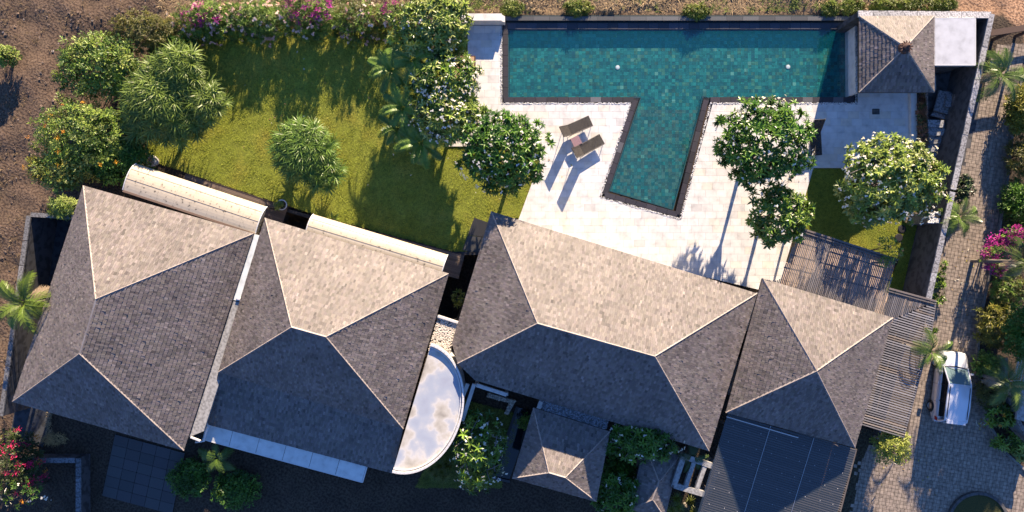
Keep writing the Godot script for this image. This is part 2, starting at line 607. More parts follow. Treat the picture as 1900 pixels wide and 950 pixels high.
func make_pool() -> void:
	var y := 0.02
	var water := outline([943, 44, 1575, 44, 1575, 181, 1305, 181, 1249, 389, 1131, 354, 1189, 181, 943, 181], y)
	var floor_at := -0.34
	var basin := Shape.new()
	basin.col = Color(0.02, 0.045, 0.05)
	basin.prism(water, floor_at - 0.2, floor_at - 0.03)
	basin.prism(outline([925, 28, 1595, 28, 1595, 44, 925, 44]), -1.0, -0.02)
	setting("pool_basin", basin, M.slate, "dark basin of the T-shaped swimming pool")
	# stone tiles of the floor, laid square in the long arm and along the stem in the short one
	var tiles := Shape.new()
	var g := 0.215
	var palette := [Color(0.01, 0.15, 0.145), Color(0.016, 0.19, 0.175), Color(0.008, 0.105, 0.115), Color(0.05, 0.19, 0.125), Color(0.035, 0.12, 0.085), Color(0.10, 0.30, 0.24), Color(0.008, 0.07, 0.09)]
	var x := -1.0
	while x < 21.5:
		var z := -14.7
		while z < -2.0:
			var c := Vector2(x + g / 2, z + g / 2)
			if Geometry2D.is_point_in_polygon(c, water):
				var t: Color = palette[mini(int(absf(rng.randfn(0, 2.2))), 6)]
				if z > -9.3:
					t = t.lerp(Color(0.075, 0.10, 0.06), rf(0.0, 0.75))  # shallow-water tint of the stem put into the tile colour
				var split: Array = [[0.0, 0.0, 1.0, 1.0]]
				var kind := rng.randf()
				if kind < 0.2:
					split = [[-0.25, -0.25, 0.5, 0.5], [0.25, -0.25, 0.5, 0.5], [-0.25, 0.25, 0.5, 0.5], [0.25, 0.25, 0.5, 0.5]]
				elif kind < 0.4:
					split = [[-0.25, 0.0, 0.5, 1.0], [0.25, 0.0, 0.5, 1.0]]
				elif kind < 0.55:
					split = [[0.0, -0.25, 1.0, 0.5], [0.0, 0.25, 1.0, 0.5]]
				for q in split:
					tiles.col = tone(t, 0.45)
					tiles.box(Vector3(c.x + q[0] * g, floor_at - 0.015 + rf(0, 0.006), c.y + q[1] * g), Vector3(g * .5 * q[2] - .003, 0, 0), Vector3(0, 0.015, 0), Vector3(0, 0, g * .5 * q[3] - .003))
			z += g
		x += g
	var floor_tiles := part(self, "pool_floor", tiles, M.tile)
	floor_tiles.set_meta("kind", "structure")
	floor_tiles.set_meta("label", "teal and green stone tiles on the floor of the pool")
	# inner walls
	var w := Shape.new()
	w.col = Color(0.02, 0.06, 0.065)
	for k in water.size():
		var a := water[k]
		var b := water[(k + 1) % water.size()]
		w.bar(Vector3(a.x, (floor_at - 0.06) * 0.5, a.y), Vector3(b.x, (floor_at - 0.06) * 0.5, b.y), 0.06, absf(floor_at) - 0.02)
	var pw := part(self, "pool_wall", w, M.slate)
	pw.set_meta("kind", "structure")
	var sheet := Shape.new()
	sheet.prism(water, y, y)
	setting("water", sheet, M.water, "still teal water filling the T-shaped pool")
	# edge stones: every block a piece
	var edge := thing("pool_coping", "dark slate edge blocks around the T-shaped pool", "coping")
	base_strip(edge)
	var runs := [[934, 185, 1176, 185], [1318, 185, 1584, 185], [1178, 186, 1122, 361], [1310, 186, 1257, 398], [1122, 361, 1257, 398], [938, 44, 938, 182], [1580, 44, 1580, 182]]
	for r in runs:
		var a := site(r[0], r[1], 0.1)
		var b := site(r[2], r[3], 0.1)
		var len := a.distance_to(b)
		var count := maxi(int(len / 0.62), 1)
		for k in count:
			var s := Shape.new()
			var pale := rng.randf() < 0.07
			s.col = tone(Color(0.14, 0.14, 0.15) if pale else Color(0.042, 0.038, 0.046), 0.3)
			var d := (b - a) / count
			s.bar(a + d * (k + 0.01) + Vector3(0, -0.06 + rf(-.006, .006), 0), a + d * (k + 0.985) + Vector3(0, -0.06, 0), 0.31, 0.16)
			part(edge, "edge_block", s, M.slate)
	# overflow ledge on the far side
	for k in 34:
		var u0 := 940.0 + k * 18.8
		var s := Shape.new()
		s.col = tone(Color(0.05, 0.055, 0.075), 0.35)
		s.prism(outline([u0, 43, u0 + 18.4, 43, u0 + 18.4, 54, u0, 54], 0.05), -0.3, 0.06 + rf(-.004, .004))
		part(edge, "ledge_block", s, M.slate)
	# white pebble band round the coping
	var xs := []
	var cs := []
	for r in [[930, 192, 1170, 192], [1322, 192, 1590, 192], [1170, 194, 1114, 364], [1319, 190, 1263, 406], [1114, 366, 1262, 407], [930, 50, 930, 190], [1588, 40, 1588, 192]]:
		var a := site(r[0], r[1], 0.08)
		var b := site(r[2], r[3], 0.08)
		for k in int(a.distance_to(b) * 60):
			var side := (b - a).cross(Vector3.UP).normalized()
			xs.append(Transform3D(ground_turn(rf(0, 360)).scaled(Vector3(rf(.022, .042), .018, rf(.022, .04))), a.lerp(b, rng.randf()) + side * rf(-0.055, 0.055) + Vector3(0, rf(.015, .028), 0)))
			cs.append(tone(Color(0.6, 0.6, 0.59), 0.25) if rng.randf() < 0.7 else tone(Color(0.2, 0.2, 0.21), 0.3))
	var peb := SphereMesh.new()
	peb.radius = 1.0
	peb.height = 2.0
	peb.radial_segments = 6
	peb.rings = 3
	peb.material = M.pebble
	P.pebble = peb
	tag(copies(self, "pebbles", peb, xs, cs, true), "white pebble strip between the slate pool edge and the pale deck", "pebbles")
	# far wall of the pool with its capping
	var far := thing("pool_wall", "low dark slate wall with grey capping along the far side of the pool", "wall")
	var s2 := Shape.new()
	s2.col = Color(0.03, 0.03, 0.036)
	s2.prism(outline([932, 31, 1586, 31, 1586, 37.5, 932, 37.5], 0.2), -0.6, 0.15)
	part(far, "wall_core", s2, M.slate)
	for k in 22:
		var s := Shape.new()
		s.col = tone(Color(0.11, 0.115, 0.115), 0.3)
		var u0 := 930.0 + k * 29.9
		s.prism(outline([u0, 30.5, u0 + 29.5, 30.5, u0 + 29.5, 38, u0, 38], 0.22), 0.15, 0.22 + rf(-.006, .006))
		part(far, "capping_block", s, M.slate)
	# pool lights on the floor
	for q in [[1146, 125, "left"], [1462, 124, "right"]]:
		var at := site(q[0], q[1], floor_at)
		var o := thing("pool_light", "round white pool light on the pool floor, %s" % ("nearer the stem of the T" if q[2] == "left" else "nearer the small pavilion"), "pool light", at, "pool lights")
		var a := Shape.new()
		a.lathe(at, [Vector2(0.0, 0.05), Vector2(0.09, 0.045), Vector2(0.11, 0.03)], 14)
		part(o, "lens", a, M.lens)
		a = Shape.new()
		a.lathe(at, [Vector2(0.11, 0.035), Vector2(0.135, 0.035), Vector2(0.135, -0.01)], 14)
		part(o, "rim", a, M.white)


func base_strip(edge: Node3D) -> void:
	var s := Shape.new()
	s.col = Color(0.03, 0.03, 0.033)
	for r in [[925, 182, 1180, 192], [1312, 182, 1595, 192], [925, 30, 941, 192], [1577, 30, 1595, 192]]:
		s.prism(outline([r[0], r[1], r[2], r[1], r[2], r[3], r[0], r[3]]), -0.7, -0.02 - 0.004 * (r[0] % 7))
	for r in [[1181, 180, 1122, 363], [1307, 180, 1256, 400], [1120, 361, 1259, 400]]:
		var a := site(r[0], r[1], -0.2)
		var b := site(r[2], r[3], -0.2)
		s.bar(a + Vector3(0, -.15, 0), b + Vector3(0, -.15, 0), 0.34, 0.6 + 0.01 * (r[0] % 5))
	part(edge, "bed", s, M.slate)


# ---------------------------------------------------------------- pale stone deck
func make_deck() -> void:
	var main := outline([868, 40, 930, 40, 930, 192, 1170, 192, 1112, 366, 1262, 409, 1322, 192, 1590, 192, 1590, 168, 1702, 168, 1702, 312, 1508, 312, 1440, 545, 950, 430, 963, 405, 1012, 272, 826, 272, 826, 262, 868, 250])
	var base := Shape.new()
	base.col = Color(0.42, 0.40, 0.37)
	base.prism(main, -0.4, 0.075)
	base.prism(outline([1590, 20, 1735, 20, 1735, 169, 1590, 169]), -0.4, 0.071)
	base.prism(outline([924, 28, 932, 28, 932, 194, 924, 194]), -0.4, 0.068)
	var deck := setting("pool_deck", base, M.limestone, "pale limestone paving around the T-shaped pool")
	var L := 0.66
	var W := 0.44
	var slabs := []
	var row := 0
	var z := -14.2
	while z < 3.5:
		var x := -5.0 + (row % 3) * L / 3.0
		while x < 26.0:
			var r := PackedVector2Array([Vector2(x + .004, z + .004), Vector2(x + L - .004, z + .004), Vector2(x + L - .004, z + W - .004), Vector2(x + .004, z + W - .004)])
			for poly in [main, outline([1590, 20, 1735, 20, 1735, 169, 1590, 169])]:
				for q in Geometry2D.intersect_polygons(r, poly):
					if q.size() >= 3:
						slabs.append(q)
			x += L
		z += W
		row += 1
	var rest := Shape.new()
	var done := 0
	for q in slabs:
		var c := tone(Color(0.70, 0.69, 0.665), 0.06)
		if rng.randf() < 0.16:
			c = Color(c.r * 1.02, c.g * 0.98, c.b * 0.9)
		elif rng.randf() < 0.06:
			c = c * 0.85
		var cen := Vector2.ZERO
		for p in q:
			cen += p / q.size()
		var y1 := 0.1 + rf(-.0015, .0015)
		if done < 300 and q.size() == 4 and cen.y > -9.6 and cen.x > 1.0 and cen.x < 13.5:
			done += 1
			var s := Shape.new()
			s.col = c
			s.prism(q, 0.06, y1)
			part(deck, "paving_slab", s, M.limestone)
		else:
			rest.col = c
			rest.prism(q, 0.06, y1)
	part(deck, "paving_slabs", rest, M.limestone, true)
	# dark drain cover
	var at := site(1625, 207, 0.1)
	var o := thing("drain_cover", "square grey drain cover set in the deck below the pavilion", "drain cover", at)
	var s3 := Shape.new()
	s3.col = Color(0.3, 0.31, 0.32)
	s3.abox(at + Vector3(-.17, -.02, -.14), at + Vector3(.17, .012, .14))
	part(o, "lid", s3, M.concrete)
	s3 = Shape.new()
	s3.col = Color(0.22, 0.22, 0.23)
	for k in [-1, 1]:
		s3.abox(at + Vector3(k * .2 - .025, -.02, -.17), at + Vector3(k * .2 + .025, .015, .17))
		s3.abox(at + Vector3(-.175, -.02, k * .16 - .018), at + Vector3(.175, .015, k * .16 + .018))
	part(o, "frame", s3, M.concrete)
	# white upstand at the top left end of the pool
	o = thing("white_wall", "short white rendered wall behind the left end of the pool", "wall")
	s3 = Shape.new()
	s3.prism(outline([856, 25, 931, 25, 931, 38, 856, 38], 0.9), -0.1, 0.9)
	part(o, "wall_body", s3, M.plaster)
	s3 = Shape.new()
	s3.prism(outline([928, 25, 937, 30, 937, 41, 928, 38], 0.75), -0.1, 0.72)
	part(o, "end_pier", s3, M.plaster)


# ---------------------------------------------------------------- lane
func make_lane() -> void:
	var lane := outline([1848, 84, 1905, 80, 1905, 100, 1893, 150, 1881, 210, 1868, 330, 1852, 430, 1834, 510, 1816, 600, 1812, 660, 1818, 730, 1836, 790, 1865, 840, 1910, 880, 1910, 990, 1560, 990, 1590, 830, 1680, 820, 1712, 640, 1722, 560, 1735, 520, 1790, 300])
	var base := Shape.new()
	base.col = Color(0.12, 0.10, 0.085)
	base.prism(lane, -0.3, -0.012)
	var road := setting("lane", base, M.paver, "paved lane of square grey-beige concrete pavers beside the villa")
	var s := Shape.new()
	var g := 0.222
	var turn := deg_to_rad(9.5)
	var ex := Vector2(cos(turn), sin(turn))
	var ez := Vector2(-sin(turn), cos(turn))
	var o := Vector2(27, 0)
	for i in range(-42, 42):
		for j in range(-70, 84):
			var c := o + ex * (i * g + (0.5 * g if (j / 9) % 2 else 0.0)) + ez * (j * g)
			if not Geometry2D.is_point_in_polygon(c, lane):
				continue
			s.col = tone(Color(0.33, 0.272, 0.218), 0.13)
			var h := g * 0.5 - 0.009
			var y := 0.012 + rf(-.004, .004)
			s.box(Vector3(c.x, y - 0.03, c.y), Vector3(ex.x, 0, ex.y) * h, Vector3(rf(-.01, .01), 1, rf(-.01, .01)) * 0.03, Vector3(ez.x, 0, ez.y) * h)
	part(road, "paver", s, M.paver, true)
	# kerb along the planting on the right
	var k := thing("kerb", "grey concrete kerb along the planted side of the lane", "kerb")
	var marks := [1893, 150, 1881, 210, 1868, 330, 1852, 430, 1834, 510, 1816, 600, 1812, 660, 1818, 730, 1836, 790, 1865, 840, 1910, 880]
	for m in range(0, marks.size() - 2, 2):
		var a := site(marks[m], marks[m + 1])
		var b := site(marks[m + 2], marks[m + 3])
		var cnt := maxi(int(a.distance_to(b) / 0.8), 1)
		for q in cnt:
			var e := Shape.new()
			e.col = tone(Color(0.7, 0.68, 0.64), 0.15)
			var d := (b - a) / cnt
			e.bar(a + d * (q + .01) + Vector3(0, 0.02, 0), a + d * (q + .99) + Vector3(0, 0.02, 0), 0.13, 0.24)
			part(k, "kerb_stone", e, M.concrete)


# ---------------------------------------------------------------- roofs and houses
# pts: the eave edge first (two corners, left to right seen from outside), then the rest of the face
func roof_face(owner: Node, pts: Array, called := "roof_slope", width := 0.115, expo := 0.21) -> void:
	var e: Vector3 = (pts[1] - pts[0]).normalized()
	var nrm := Vector3.ZERO
	for k in range(1, pts.size() - 1):
		nrm += (pts[k + 1] - pts[0]).cross(pts[k] - pts[0])
	nrm = (nrm - e * nrm.dot(e)).normalized()
	if nrm.y < 0:
		nrm = -nrm
	var up := nrm.cross(e).normalized()
	if up.y < 0:
		up = -up
	var o: Vector3 = pts[0]
	var poly := PackedVector2Array()
	var lo := Vector2(1e9, 1e9)
	var hi := Vector2(-1e9, -1e9)
	for p in pts:
		var q := Vector2((p - o).dot(e), (p - o).dot(up))
		poly.append(q)
		lo = lo.min(q)
		hi = hi.max(q)
	# boarding below the shingles
	var b := Shape.new()
	b.col = Color(0.9, 0.9, 0.9)
	for k in range(1, pts.size() - 1):
		var t0: Vector3 = pts[0] - nrm * 0.02
		var t1: Vector3 = pts[k] - nrm * 0.02
		var t2: Vector3 = pts[k + 1] - nrm * 0.02
		if (t1 - t0).cross(t2 - t0).dot(nrm) < 0:
			b.tri(t0, t2, t1)
		else:
			b.tri(t0, t1, t2)
	var slope := part(owner, called, b, M.boards)
	var s := Shape.new()
	var wear := FastNoiseLite.new()
	wear.seed = rng.randi() % 9999
	wear.frequency = 0.35
	wear.fractal_octaves = 4
	var v := 0.0
	var row := 0
	var off := []
	for p in pts:
		off.append((p - o).dot(nrm))
	var to3 := func(q: Vector2, lift: float) -> Vector3:
		var w := 0.0
		for k in range(1, poly.size() - 1):
			var g := poly[k] - poly[0]
			var h := poly[k + 1] - poly[0]
			var den := g.cross(h)
			var r := q - poly[0]
			var bk := r.cross(h) / den
			var bn := g.cross(r) / den
			if bk >= -0.0001 or k == poly.size() - 2:
				w = off[k] * bk + off[k + 1] * bn
				break
		return o + e * q.x + up * q.y + nrm * (lift + w)
	while v < hi.y:
		var u := lo.x - rf(0, width)
		while u < hi.x:
			var w := width * rf(0.75, 1.3)
			var x0 := u + 0.003
			var x1 := u + w - 0.003
			u += w
			var drop := rf(0.0, 0.03)
			var cells := PackedVector2Array([Vector2(x0, v - drop), Vector2(x1, v - drop), Vector2(x1, v + expo + 0.02), Vector2(x0, v + expo + 0.02)])
			if x1 < lo.x or x0 > hi.x:
				continue
			var all_in := true
			for q in cells:
				if not Geometry2D.is_point_in_polygon(q, poly):
					all_in = false
			var k := rf(0.7, 1.24) * (1.0 + 0.26 * wear.get_noise_2d(u, v))
			if rng.randf() < 0.08:
				k *= 0.62
			if rng.randf() < 0.05:
				k *= 1.3
			s.col = Color(0.202 * k, 0.175 * k * rf(0.97, 1.03), 0.16 * k * rf(0.95, 1.06))
			var lift := 0.03 + rf(0.0, 0.013) + (rf(0.0, 0.03) if rng.randf() < 0.03 else 0.0)
			if all_in:
				var a: Vector3 = to3.call(cells[0], lift)
				var c1: Vector3 = to3.call(cells[1], lift + rf(-.005, .005))
				var c2: Vector3 = to3.call(cells[2], 0.002)
				var d: Vector3 = to3.call(cells[3], 0.002)
				if (c1 - a).cross(d - a).dot(nrm) < 0:
					s.quad(a, d, c2, c1)
					s.quad(a, c1, c1 - nrm * 0.035, a - nrm * 0.035)
				else:
					s.quad(a, c1, c2, d)
					s.quad(a, a - nrm * 0.035, c1 - nrm * 0.035, c1)
				s.tri(a, d, a - nrm * 0.03)
				s.tri(c1, c1 - nrm * 0.03, c2)
			else:
				for q in Geometry2D.intersect_polygons(cells, poly):
					for m in range(1, q.size() - 1):
						var f := []
						for z in [q[0], q[m], q[m + 1]]:
							f.append(to3.call(z, lerpf(lift, 0.002, clampf((z.y - v) / expo, 0, 1))))
						if (f[1] - f[0]).cross(f[2] - f[0]).dot(nrm) < 0:
							f.reverse()
						s.tri(f[0], f[1], f[2])
		v += expo
		row += 1
	part(slope, "shingles", s, M.shingle, true)


func cap(owner: Node, a: Vector3, b: Vector3, called := "hip_cap", w := 0.105) -> void:
	var s := Shape.new()
	var d := (b - a).normalized()
	var side := d.cross(Vector3.UP).normalized()
	var u := side.cross(d)
	var l := a.distance_to(b)
	var cnt := maxi(int(l / 0.45), 1)
	for k in cnt:
		s.col = tone(Color(0.95, 0.92, 0.9), 0.14)
		var p := a + d * (l * k / cnt)
		var q := a + d * (l * (k + 1.06) / cnt)
		var top := u * (0.06 + rf(0, 0.014))
		var fall := -u * 0.02
		s.quad(p + top, p + side * w * .5 + fall, q + side * w * .5 + fall, q + top * 0.9)
		s.quad(p + top, q + top * 0.9, q - side * w * .5 + fall, p - side * w * .5 + fall)
		s.quad(p + top, p - side * w * .5 + fall, p - u * 0.03, p + side * w * .5 + fall)
	part(owner, called, s, M.cap)


func eave(owner: Node, a: Vector3, b: Vector3) -> void:
	var s := Shape.new()
	s.bar(a - Vector3(0, 0.07, 0), b - Vector3(0, 0.07, 0), 0.04, 0.14)
	part(owner, "fascia", s, M.boards)


# walls below the eaves with openings built as recessed panes in frames
func body(owner: Node, corners: PackedVector2Array, top: float, m: Material, windows := true) -> void:
	for k in corners.size():
		var a := Vector3(corners[k].x, 0, corners[k].y)
		var b := Vector3(corners[(k + 1) % corners.size()].x, 0, corners[(k + 1) % corners.size()].y)
		var s := Shape.new()
		var d := (b - a).normalized()
		s.bar(a + Vector3(0, top * .5 - .3, 0) + d * 0.1, b + Vector3(0, top * .5 - .3, 0) - d * 0.1, 0.2, top + 0.6)
		var wall := part(owner, "wall", s, m)
		if not windows:
			continue
		var l := a.distance_to(b)
		var cnt := int(l / 3.2)
		var cen := (Vector3(corners[0].x, 0, corners[0].y) + Vector3(corners[2].x, 0, corners[2].y)) * 0.5
		var out := d.cross(Vector3.UP).normalized()
		if out.dot((a + b) * 0.5 - cen) < 0:
			out = -out
		for q in cnt:
			var c := a + d * (l * (q + 0.5) / cnt) + Vector3(0, 1.25, 0) + out * 0.1
			var f := Shape.new()
			f.col = Color(0.5, 0.4, 0.35)
			for e in [-1, 1]:
				f.bar(c + d * e * 0.8 - Vector3(0, 1.05, 0), c + d * e * 0.8 + Vector3(0, 1.05, 0), 0.08, 0.08, d)
				f.bar(c - d * 0.84 + Vector3(0, e * 1.05, 0), c + d * 0.84 + Vector3(0, e * 1.05, 0), 0.08, 0.08)
			f.bar(c - Vector3(0, 1.05, 0), c + Vector3(0, 1.05, 0), 0.06, 0.06, d)
			part(wall, "window_frame", f, M.boards)
			f = Shape.new()
			f.bar(c - d * 0.76 + out * 0.012, c + d * 0.76 + out * 0.012, 0.012, 2.02)
			part(wall, "pane", f, M.glass)


func inset(q: Array, by: float) -> PackedVector2Array:
	var p := PackedVector2Array()
	for k in q.size():
		p.append(Vector2(q[k].x, q[k].z))
	var c := Geometry2D.offset_polygon(p, -by)
	if c.is_empty():
		p.reverse()
		c = Geometry2D.offset_polygon(p, -by)
	return c[0]


# a hipped house: A B C D are the eave corners, R1 and R2 the ends of the ridge (the same for a pyramid)
func hip_house(called: String, label: String, A: Vector3, B: Vector3, C: Vector3, D: Vector3, R1: Vector3, R2: Vector3, along: bool, set_in := 0.9, m: Material = null) -> Node3D:
	var o := thing(called, label, "house", (A + C) * 0.5 * Vector3(1, 0, 1))
	# along: the ridge runs with A-B; otherwise with A-D
	if R1 == R2:
		for f in [[A, B, R1], [B, C, R1], [C, D, R1], [D, A, R1]]:
			roof_face(o, f)
		for h in [A, B, C, D]:
			cap(o, h, R1)
	elif along:
		for f in [[A, B, R2, R1], [B, C, R2], [C, D, R1, R2], [D, A, R1]]:
			roof_face(o, f)
		for h in [[A, R1], [D, R1], [B, R2], [C, R2]]:
			cap(o, h[0], h[1])
		cap(o, R1, R2, "ridge_cap")
	else:
		for f in [[A, B, R1], [B, C, R2, R1], [C, D, R2], [D, A, R1, R2]]:
			roof_face(o, f)
		for h in [[A, R1], [B, R1], [C, R2], [D, R2]]:
			cap(o, h[0], h[1])
		cap(o, R1, R2, "ridge_cap")
	for f in [[A, B], [B, C], [C, D], [D, A]]:
		eave(o, f[0], f[1])
	var p := inset([A, B, C, D], set_in)
	body(o, p, A.y + 0.12, m if m else M.plaster)
	var s := Shape.new()
	s.prism(inset([A, B, C, D], 0.03), A.y - 0.03, A.y - 0.02, true)
	part(o, "soffit", s, M.boards)
	return o


func make_houses() -> void:
	# leftmost house: ridge runs away from the garden
	hip_house("villa_house", "large leftmost villa house with hipped shingle roof beside the bare soil", site(155, 345, 3), site(470, 434, 3), site(341, 835, 3), site(24, 745, 3), site(178, 555, 7.2), site(148, 656, 7.2), false)
	# second house, with the long lower skirt of roof towards the bottom
	var A := site(492, 405, 3)
	var B := site(832, 508, 3)
	var C := site(748, 795, 3)
	var D := site(406, 690, 3)
	var C2 := site(729, 878, 1.9)
	var D2 := site(381, 786, 1.9)
	var R1 := site(541, 607, 7)
	var R2 := site(605, 625, 7)
	var o := thing("villa_house", "second villa house from the left, hipped shingle roof with long rear skirt", "house", (A + C) * 0.5 * Vector3(1, 0, 1))
	roof_face(o, [A, B, R2, R1])
	roof_face(o, [B, C, R2])
	roof_face(o, [D, A, R1])
	roof_face(o, [C, D, R1, R2])
	roof_face(o, [C2, D2, D, C])
	for h in [[A, R1], [D, R1], [B, R2], [C, R2]]:
		cap(o, h[0], h[1])
	cap(o, R1, R2, "ridge_cap")
	for f in [[A, B], [B, C], [D, A], [C2, D2], [C, C2], [D2, D]]:
		eave(o, f[0], f[1])
	body(o, inset([A, B, C, D], 0.9), 3.1, M.plaster)
	var s := Shape.new()
	s.prism(inset([A, B, C, D], 0.03), 2.97, 2.98, true)
	part(o, "soffit", s, M.boards)
	s = Shape.new()
	for q in [C2, D2, C2.lerp(D2, .35), C2.lerp(D2, .68)]:
		var foot: Vector3 = q.lerp((A + C) * .5 * Vector3(1, 0, 1) + Vector3(0, 1.8, 0), 0.06)
		s.bar(Vector3(foot.x, -.1, foot.z), Vector3(foot.x, 2.05, foot.z), 0.16, 0.16, Vector3.RIGHT)
	part(o, "post", s, M.boards)

	# third house: the long roof in the middle; its near left corner stops against the round terrace roof
	A = site(912, 393, 3)
	B = site(1404, 545, 3)
	C = site(1315, 836, 3)
	D = site(824, 687, 3)
	R1 = site(997, 600, 6.7)
	R2 = site(1215, 661, 6.7)
	var cw := A.lerp(D, 0.83)
	var cs := C.lerp(D, 0.885)
	var hc := R1.lerp(D, 0.84)
	o = thing("villa_house", "longest villa house in the middle, hipped shingle roof facing the pool deck", "house", (A + C) * 0.5 * Vector3(1, 0, 1))
	roof_face(o, [A, B, R2, R1])
	roof_face(o, [B, C, R2])
	roof_face(o, [C, cs, hc, R1, R2])
	roof_face(o, [cw, A, R1, hc])
	for h in [[A, R1], [hc, R1], [B, R2], [C, R2]]:
		cap(o, h[0], h[1])
	cap(o, R1, R2, "ridge_cap")
	for f in [[A, B], [B, C], [C, cs], [cw, A]]:
		eave(o, f[0], f[1])
	body(o, inset([A, B, C, D], 0.95), 3.1, M.plaster)
	s = Shape.new()
	s.prism(inset([A, B, C, cs, cw], 0.03), 2.97, 2.98, true)
	part(o, "soffit", s, M.boards)

	# fourth house: pyramid roof at the lane
	hip_house("villa_house", "square villa house with pyramid shingle roof between the two timber pergolas", site(1415, 517, 3), site(1656, 590, 3), site(1586, 830, 3), site(1347, 765, 3), site(1515, 688, 6.1), site(1515, 688, 6.1), true, 0.8)
	# small hipped pavilion in the bottom garden
	hip_house("garden_pavilion", "small hipped pavilion in the shaded garden below the longest house", site(990, 757, 3.2), site(1131, 801, 3.2), site(1106, 930, 3.2), site(951, 887, 3.2), site(1018, 877, 5.0), site(1049, 886, 5.0), true, 0.5)
	hip_house("gate_pavilion", "tiny hipped roof half hidden by the white-flowered tree near the carport", site(1196, 826, 1.9), site(1261, 846, 1.9), site(1233, 960, 1.9), site(1168, 945, 1.9), site(1223, 893, 2.9), site(1211, 927, 2.9), false, 0.35)
	# pool pavilion, with the clay finial
	var pv := hip_house("pool_pavilion", "small square pavilion with pyramid shingle roof beside the pool", site(1594, 31, 2.7), site(1733, 30, 2.7), site(1733, 171, 2.7), site(1594, 171, 2.7), site(1680, 88, 4.3), site(1680, 88, 4.3), true, 1.5)
	var top := site(1680, 88, 4.3)
	s = Shape.new()
	s.col = Color(0.1, 0.05, 0.038)
	s.lathe(top + Vector3(0, -.08, 0), [Vector2(0.02, .5), Vector2(.1, .44), Vector2(.06, .36), Vector2(.2, .3), Vector2(.16, .2), Vector2(.3, .12), Vector2(.33, -.1)], 12)
	part(pv, "finial", s, M.weathered)
	s = Shape.new()
	s.col = Color(0.13, 0.07, 0.05)
	for k in 12:
		var a := TAU * k / 12
		s.leaf(top + Vector3(cos(a) * .2, .1, sin(a) * .2), Vector3(cos(a), .35, sin(a)), Vector3.UP, 0.2, 0.1, 0.3, 2)
	part(pv, "finial_leaves", s, M.weathered)

	# flat roofed store next to it
	o = thing("store_room", "white flat-roofed store between the pool pavilion and the lane wall", "store", site(1771, 77) * Vector3(1, 0, 1))
	s = Shape.new()
	s.prism(outline([1735, 34, 1810, 34, 1810, 120, 1735, 120], 2.7), 2.55, 2.72, true)
	part(o, "roof_slab", s, M.flat_roof)
	s = Shape.new()
	var fl := outline([1734.5, 33.5, 1810.5, 33.5, 1810.5, 120.5, 1734.5, 120.5], 2.74)
	for k in 4:
		var a := fl[k]
		var b := fl[(k + 1) % 4]
		s.bar(Vector3(a.x, 2.625, a.y), Vector3(b.x, 2.625, b.y), 0.05, 0.2)
	part(o, "roof_edge", s, M.white)
	body(o, inset([site(1737, 36, 2.5), site(1808, 36, 2.5), site(1808, 118, 2.5), site(1737, 118, 2.5)], 0.15), 2.5, M.shaded_concrete, false)

	# half-round terrace roof
	var cen := site(764, 757, 3.3)
	var ee := Vector3(0.956, 0, 0.285)
	var ss := Vector3(-0.287, 0, 0.955)
	o = thing("terrace_roof", "half-round white flat roof with water stains between second and longest house", "roof", cen * Vector3(1, 0, 1))
	var rim := []
	var poly := PackedVector2Array()
	for k in 41:
		var t := PI * k / 40.0
		var p := cen + ss * (cos(t) * 3.78) * -1.0 + ee * (sin(t) * 2.86)
		rim.append(p)
		poly.append(Vector2(p.x, p.z))
	s = Shape.new()
	s.prism(poly, 3.0, 3.22, true)
	part(o, "roof_slab", s, M.tank)
	for q in [[0.0, 0.11, 3.0, 3.42], [0.15, 0.07, 3.1, 3.3]]:
		s = Shape.new()
		for k in 40:
			var a: Vector3 = rim[k] + (cen - rim[k]).normalized() * q[0]
			var b: Vector3 = rim[k + 1] + (cen - rim[k + 1]).normalized() * q[0]
			a.y = (q[2] + q[3]) * .5
			b.y = a.y
			s.bar(a, b + (b - a).normalized() * .01, q[1], q[3] - q[2])
		part(o, "parapet", s, M.white)
	s = Shape.new()
	for k in 20:
		var a: Vector3 = cen + (rim[k * 2] - cen) * 0.93
		var b: Vector3 = cen + (rim[k * 2 + 2] - cen) * 0.93
		s.bar(Vector3(a.x, 1.4, a.z), Vector3(b.x, 1.4, b.z), 0.2, 3.2)
	part(o, "curved_wall", s, M.plaster)

	# gravel roof over the passage
	o = thing("passage_roof", "flat pebble-covered passage roof with white front edge beside the half-round roof", "roof", site(825, 620) * Vector3(1, 0, 1))
	s = Shape.new()
	s.col = Color(0.5, 0.47, 0.42)
	var gp := outline([812, 588, 851, 600, 833, 662, 794, 650], 2.5)
	s.prism(gp, 2.3, 2.5, true)
	part(o, "slab", s, M.concrete)
	s = Shape.new()
	s.bar(site(812, 586, 2.5), site(852, 599, 2.5), 0.12, 0.34)
	part(o, "front_edge", s, M.white)
	var xs := []
	var cl := []
	for k in 1500:
		var p := site(rf(790, 855), rf(588, 662), 2.5)
		if inside(gp, p.x, p.z):
			xs.append(Transform3D(ground_turn(rf(0, 360)).scaled(Vector3(rf(.03, .07), .035, rf(.03, .055))), p - o.position + Vector3(0, .02, 0)))
			cl.append(tone(Color(0.55, 0.5, 0.43), 0.35))
	copies(o, "pebbles", P.pebble, xs, cl, true)
	# blue-grey pebble roof between longest house and small pavilion
	o = thing("pebble_roof", "narrow strip roof of blue-grey pebbles above the small garden pavilion", "roof", site(1055, 770) * Vector3(1, 0, 1))
	gp = outline([1002, 742, 1130, 780, 1122, 808, 995, 770], 2.2)
	s = Shape.new()
	s.prism(gp, 2.0, 2.2, true)
	part(o, "slab", s, M.concrete)
	s = Shape.new()
	s.bar(site(1004, 744, 2.25), site(996, 768, 2.25), 0.22, 0.3)
	part(o, "end_upstand", s, M.plaster)
	xs = []
	cl = []
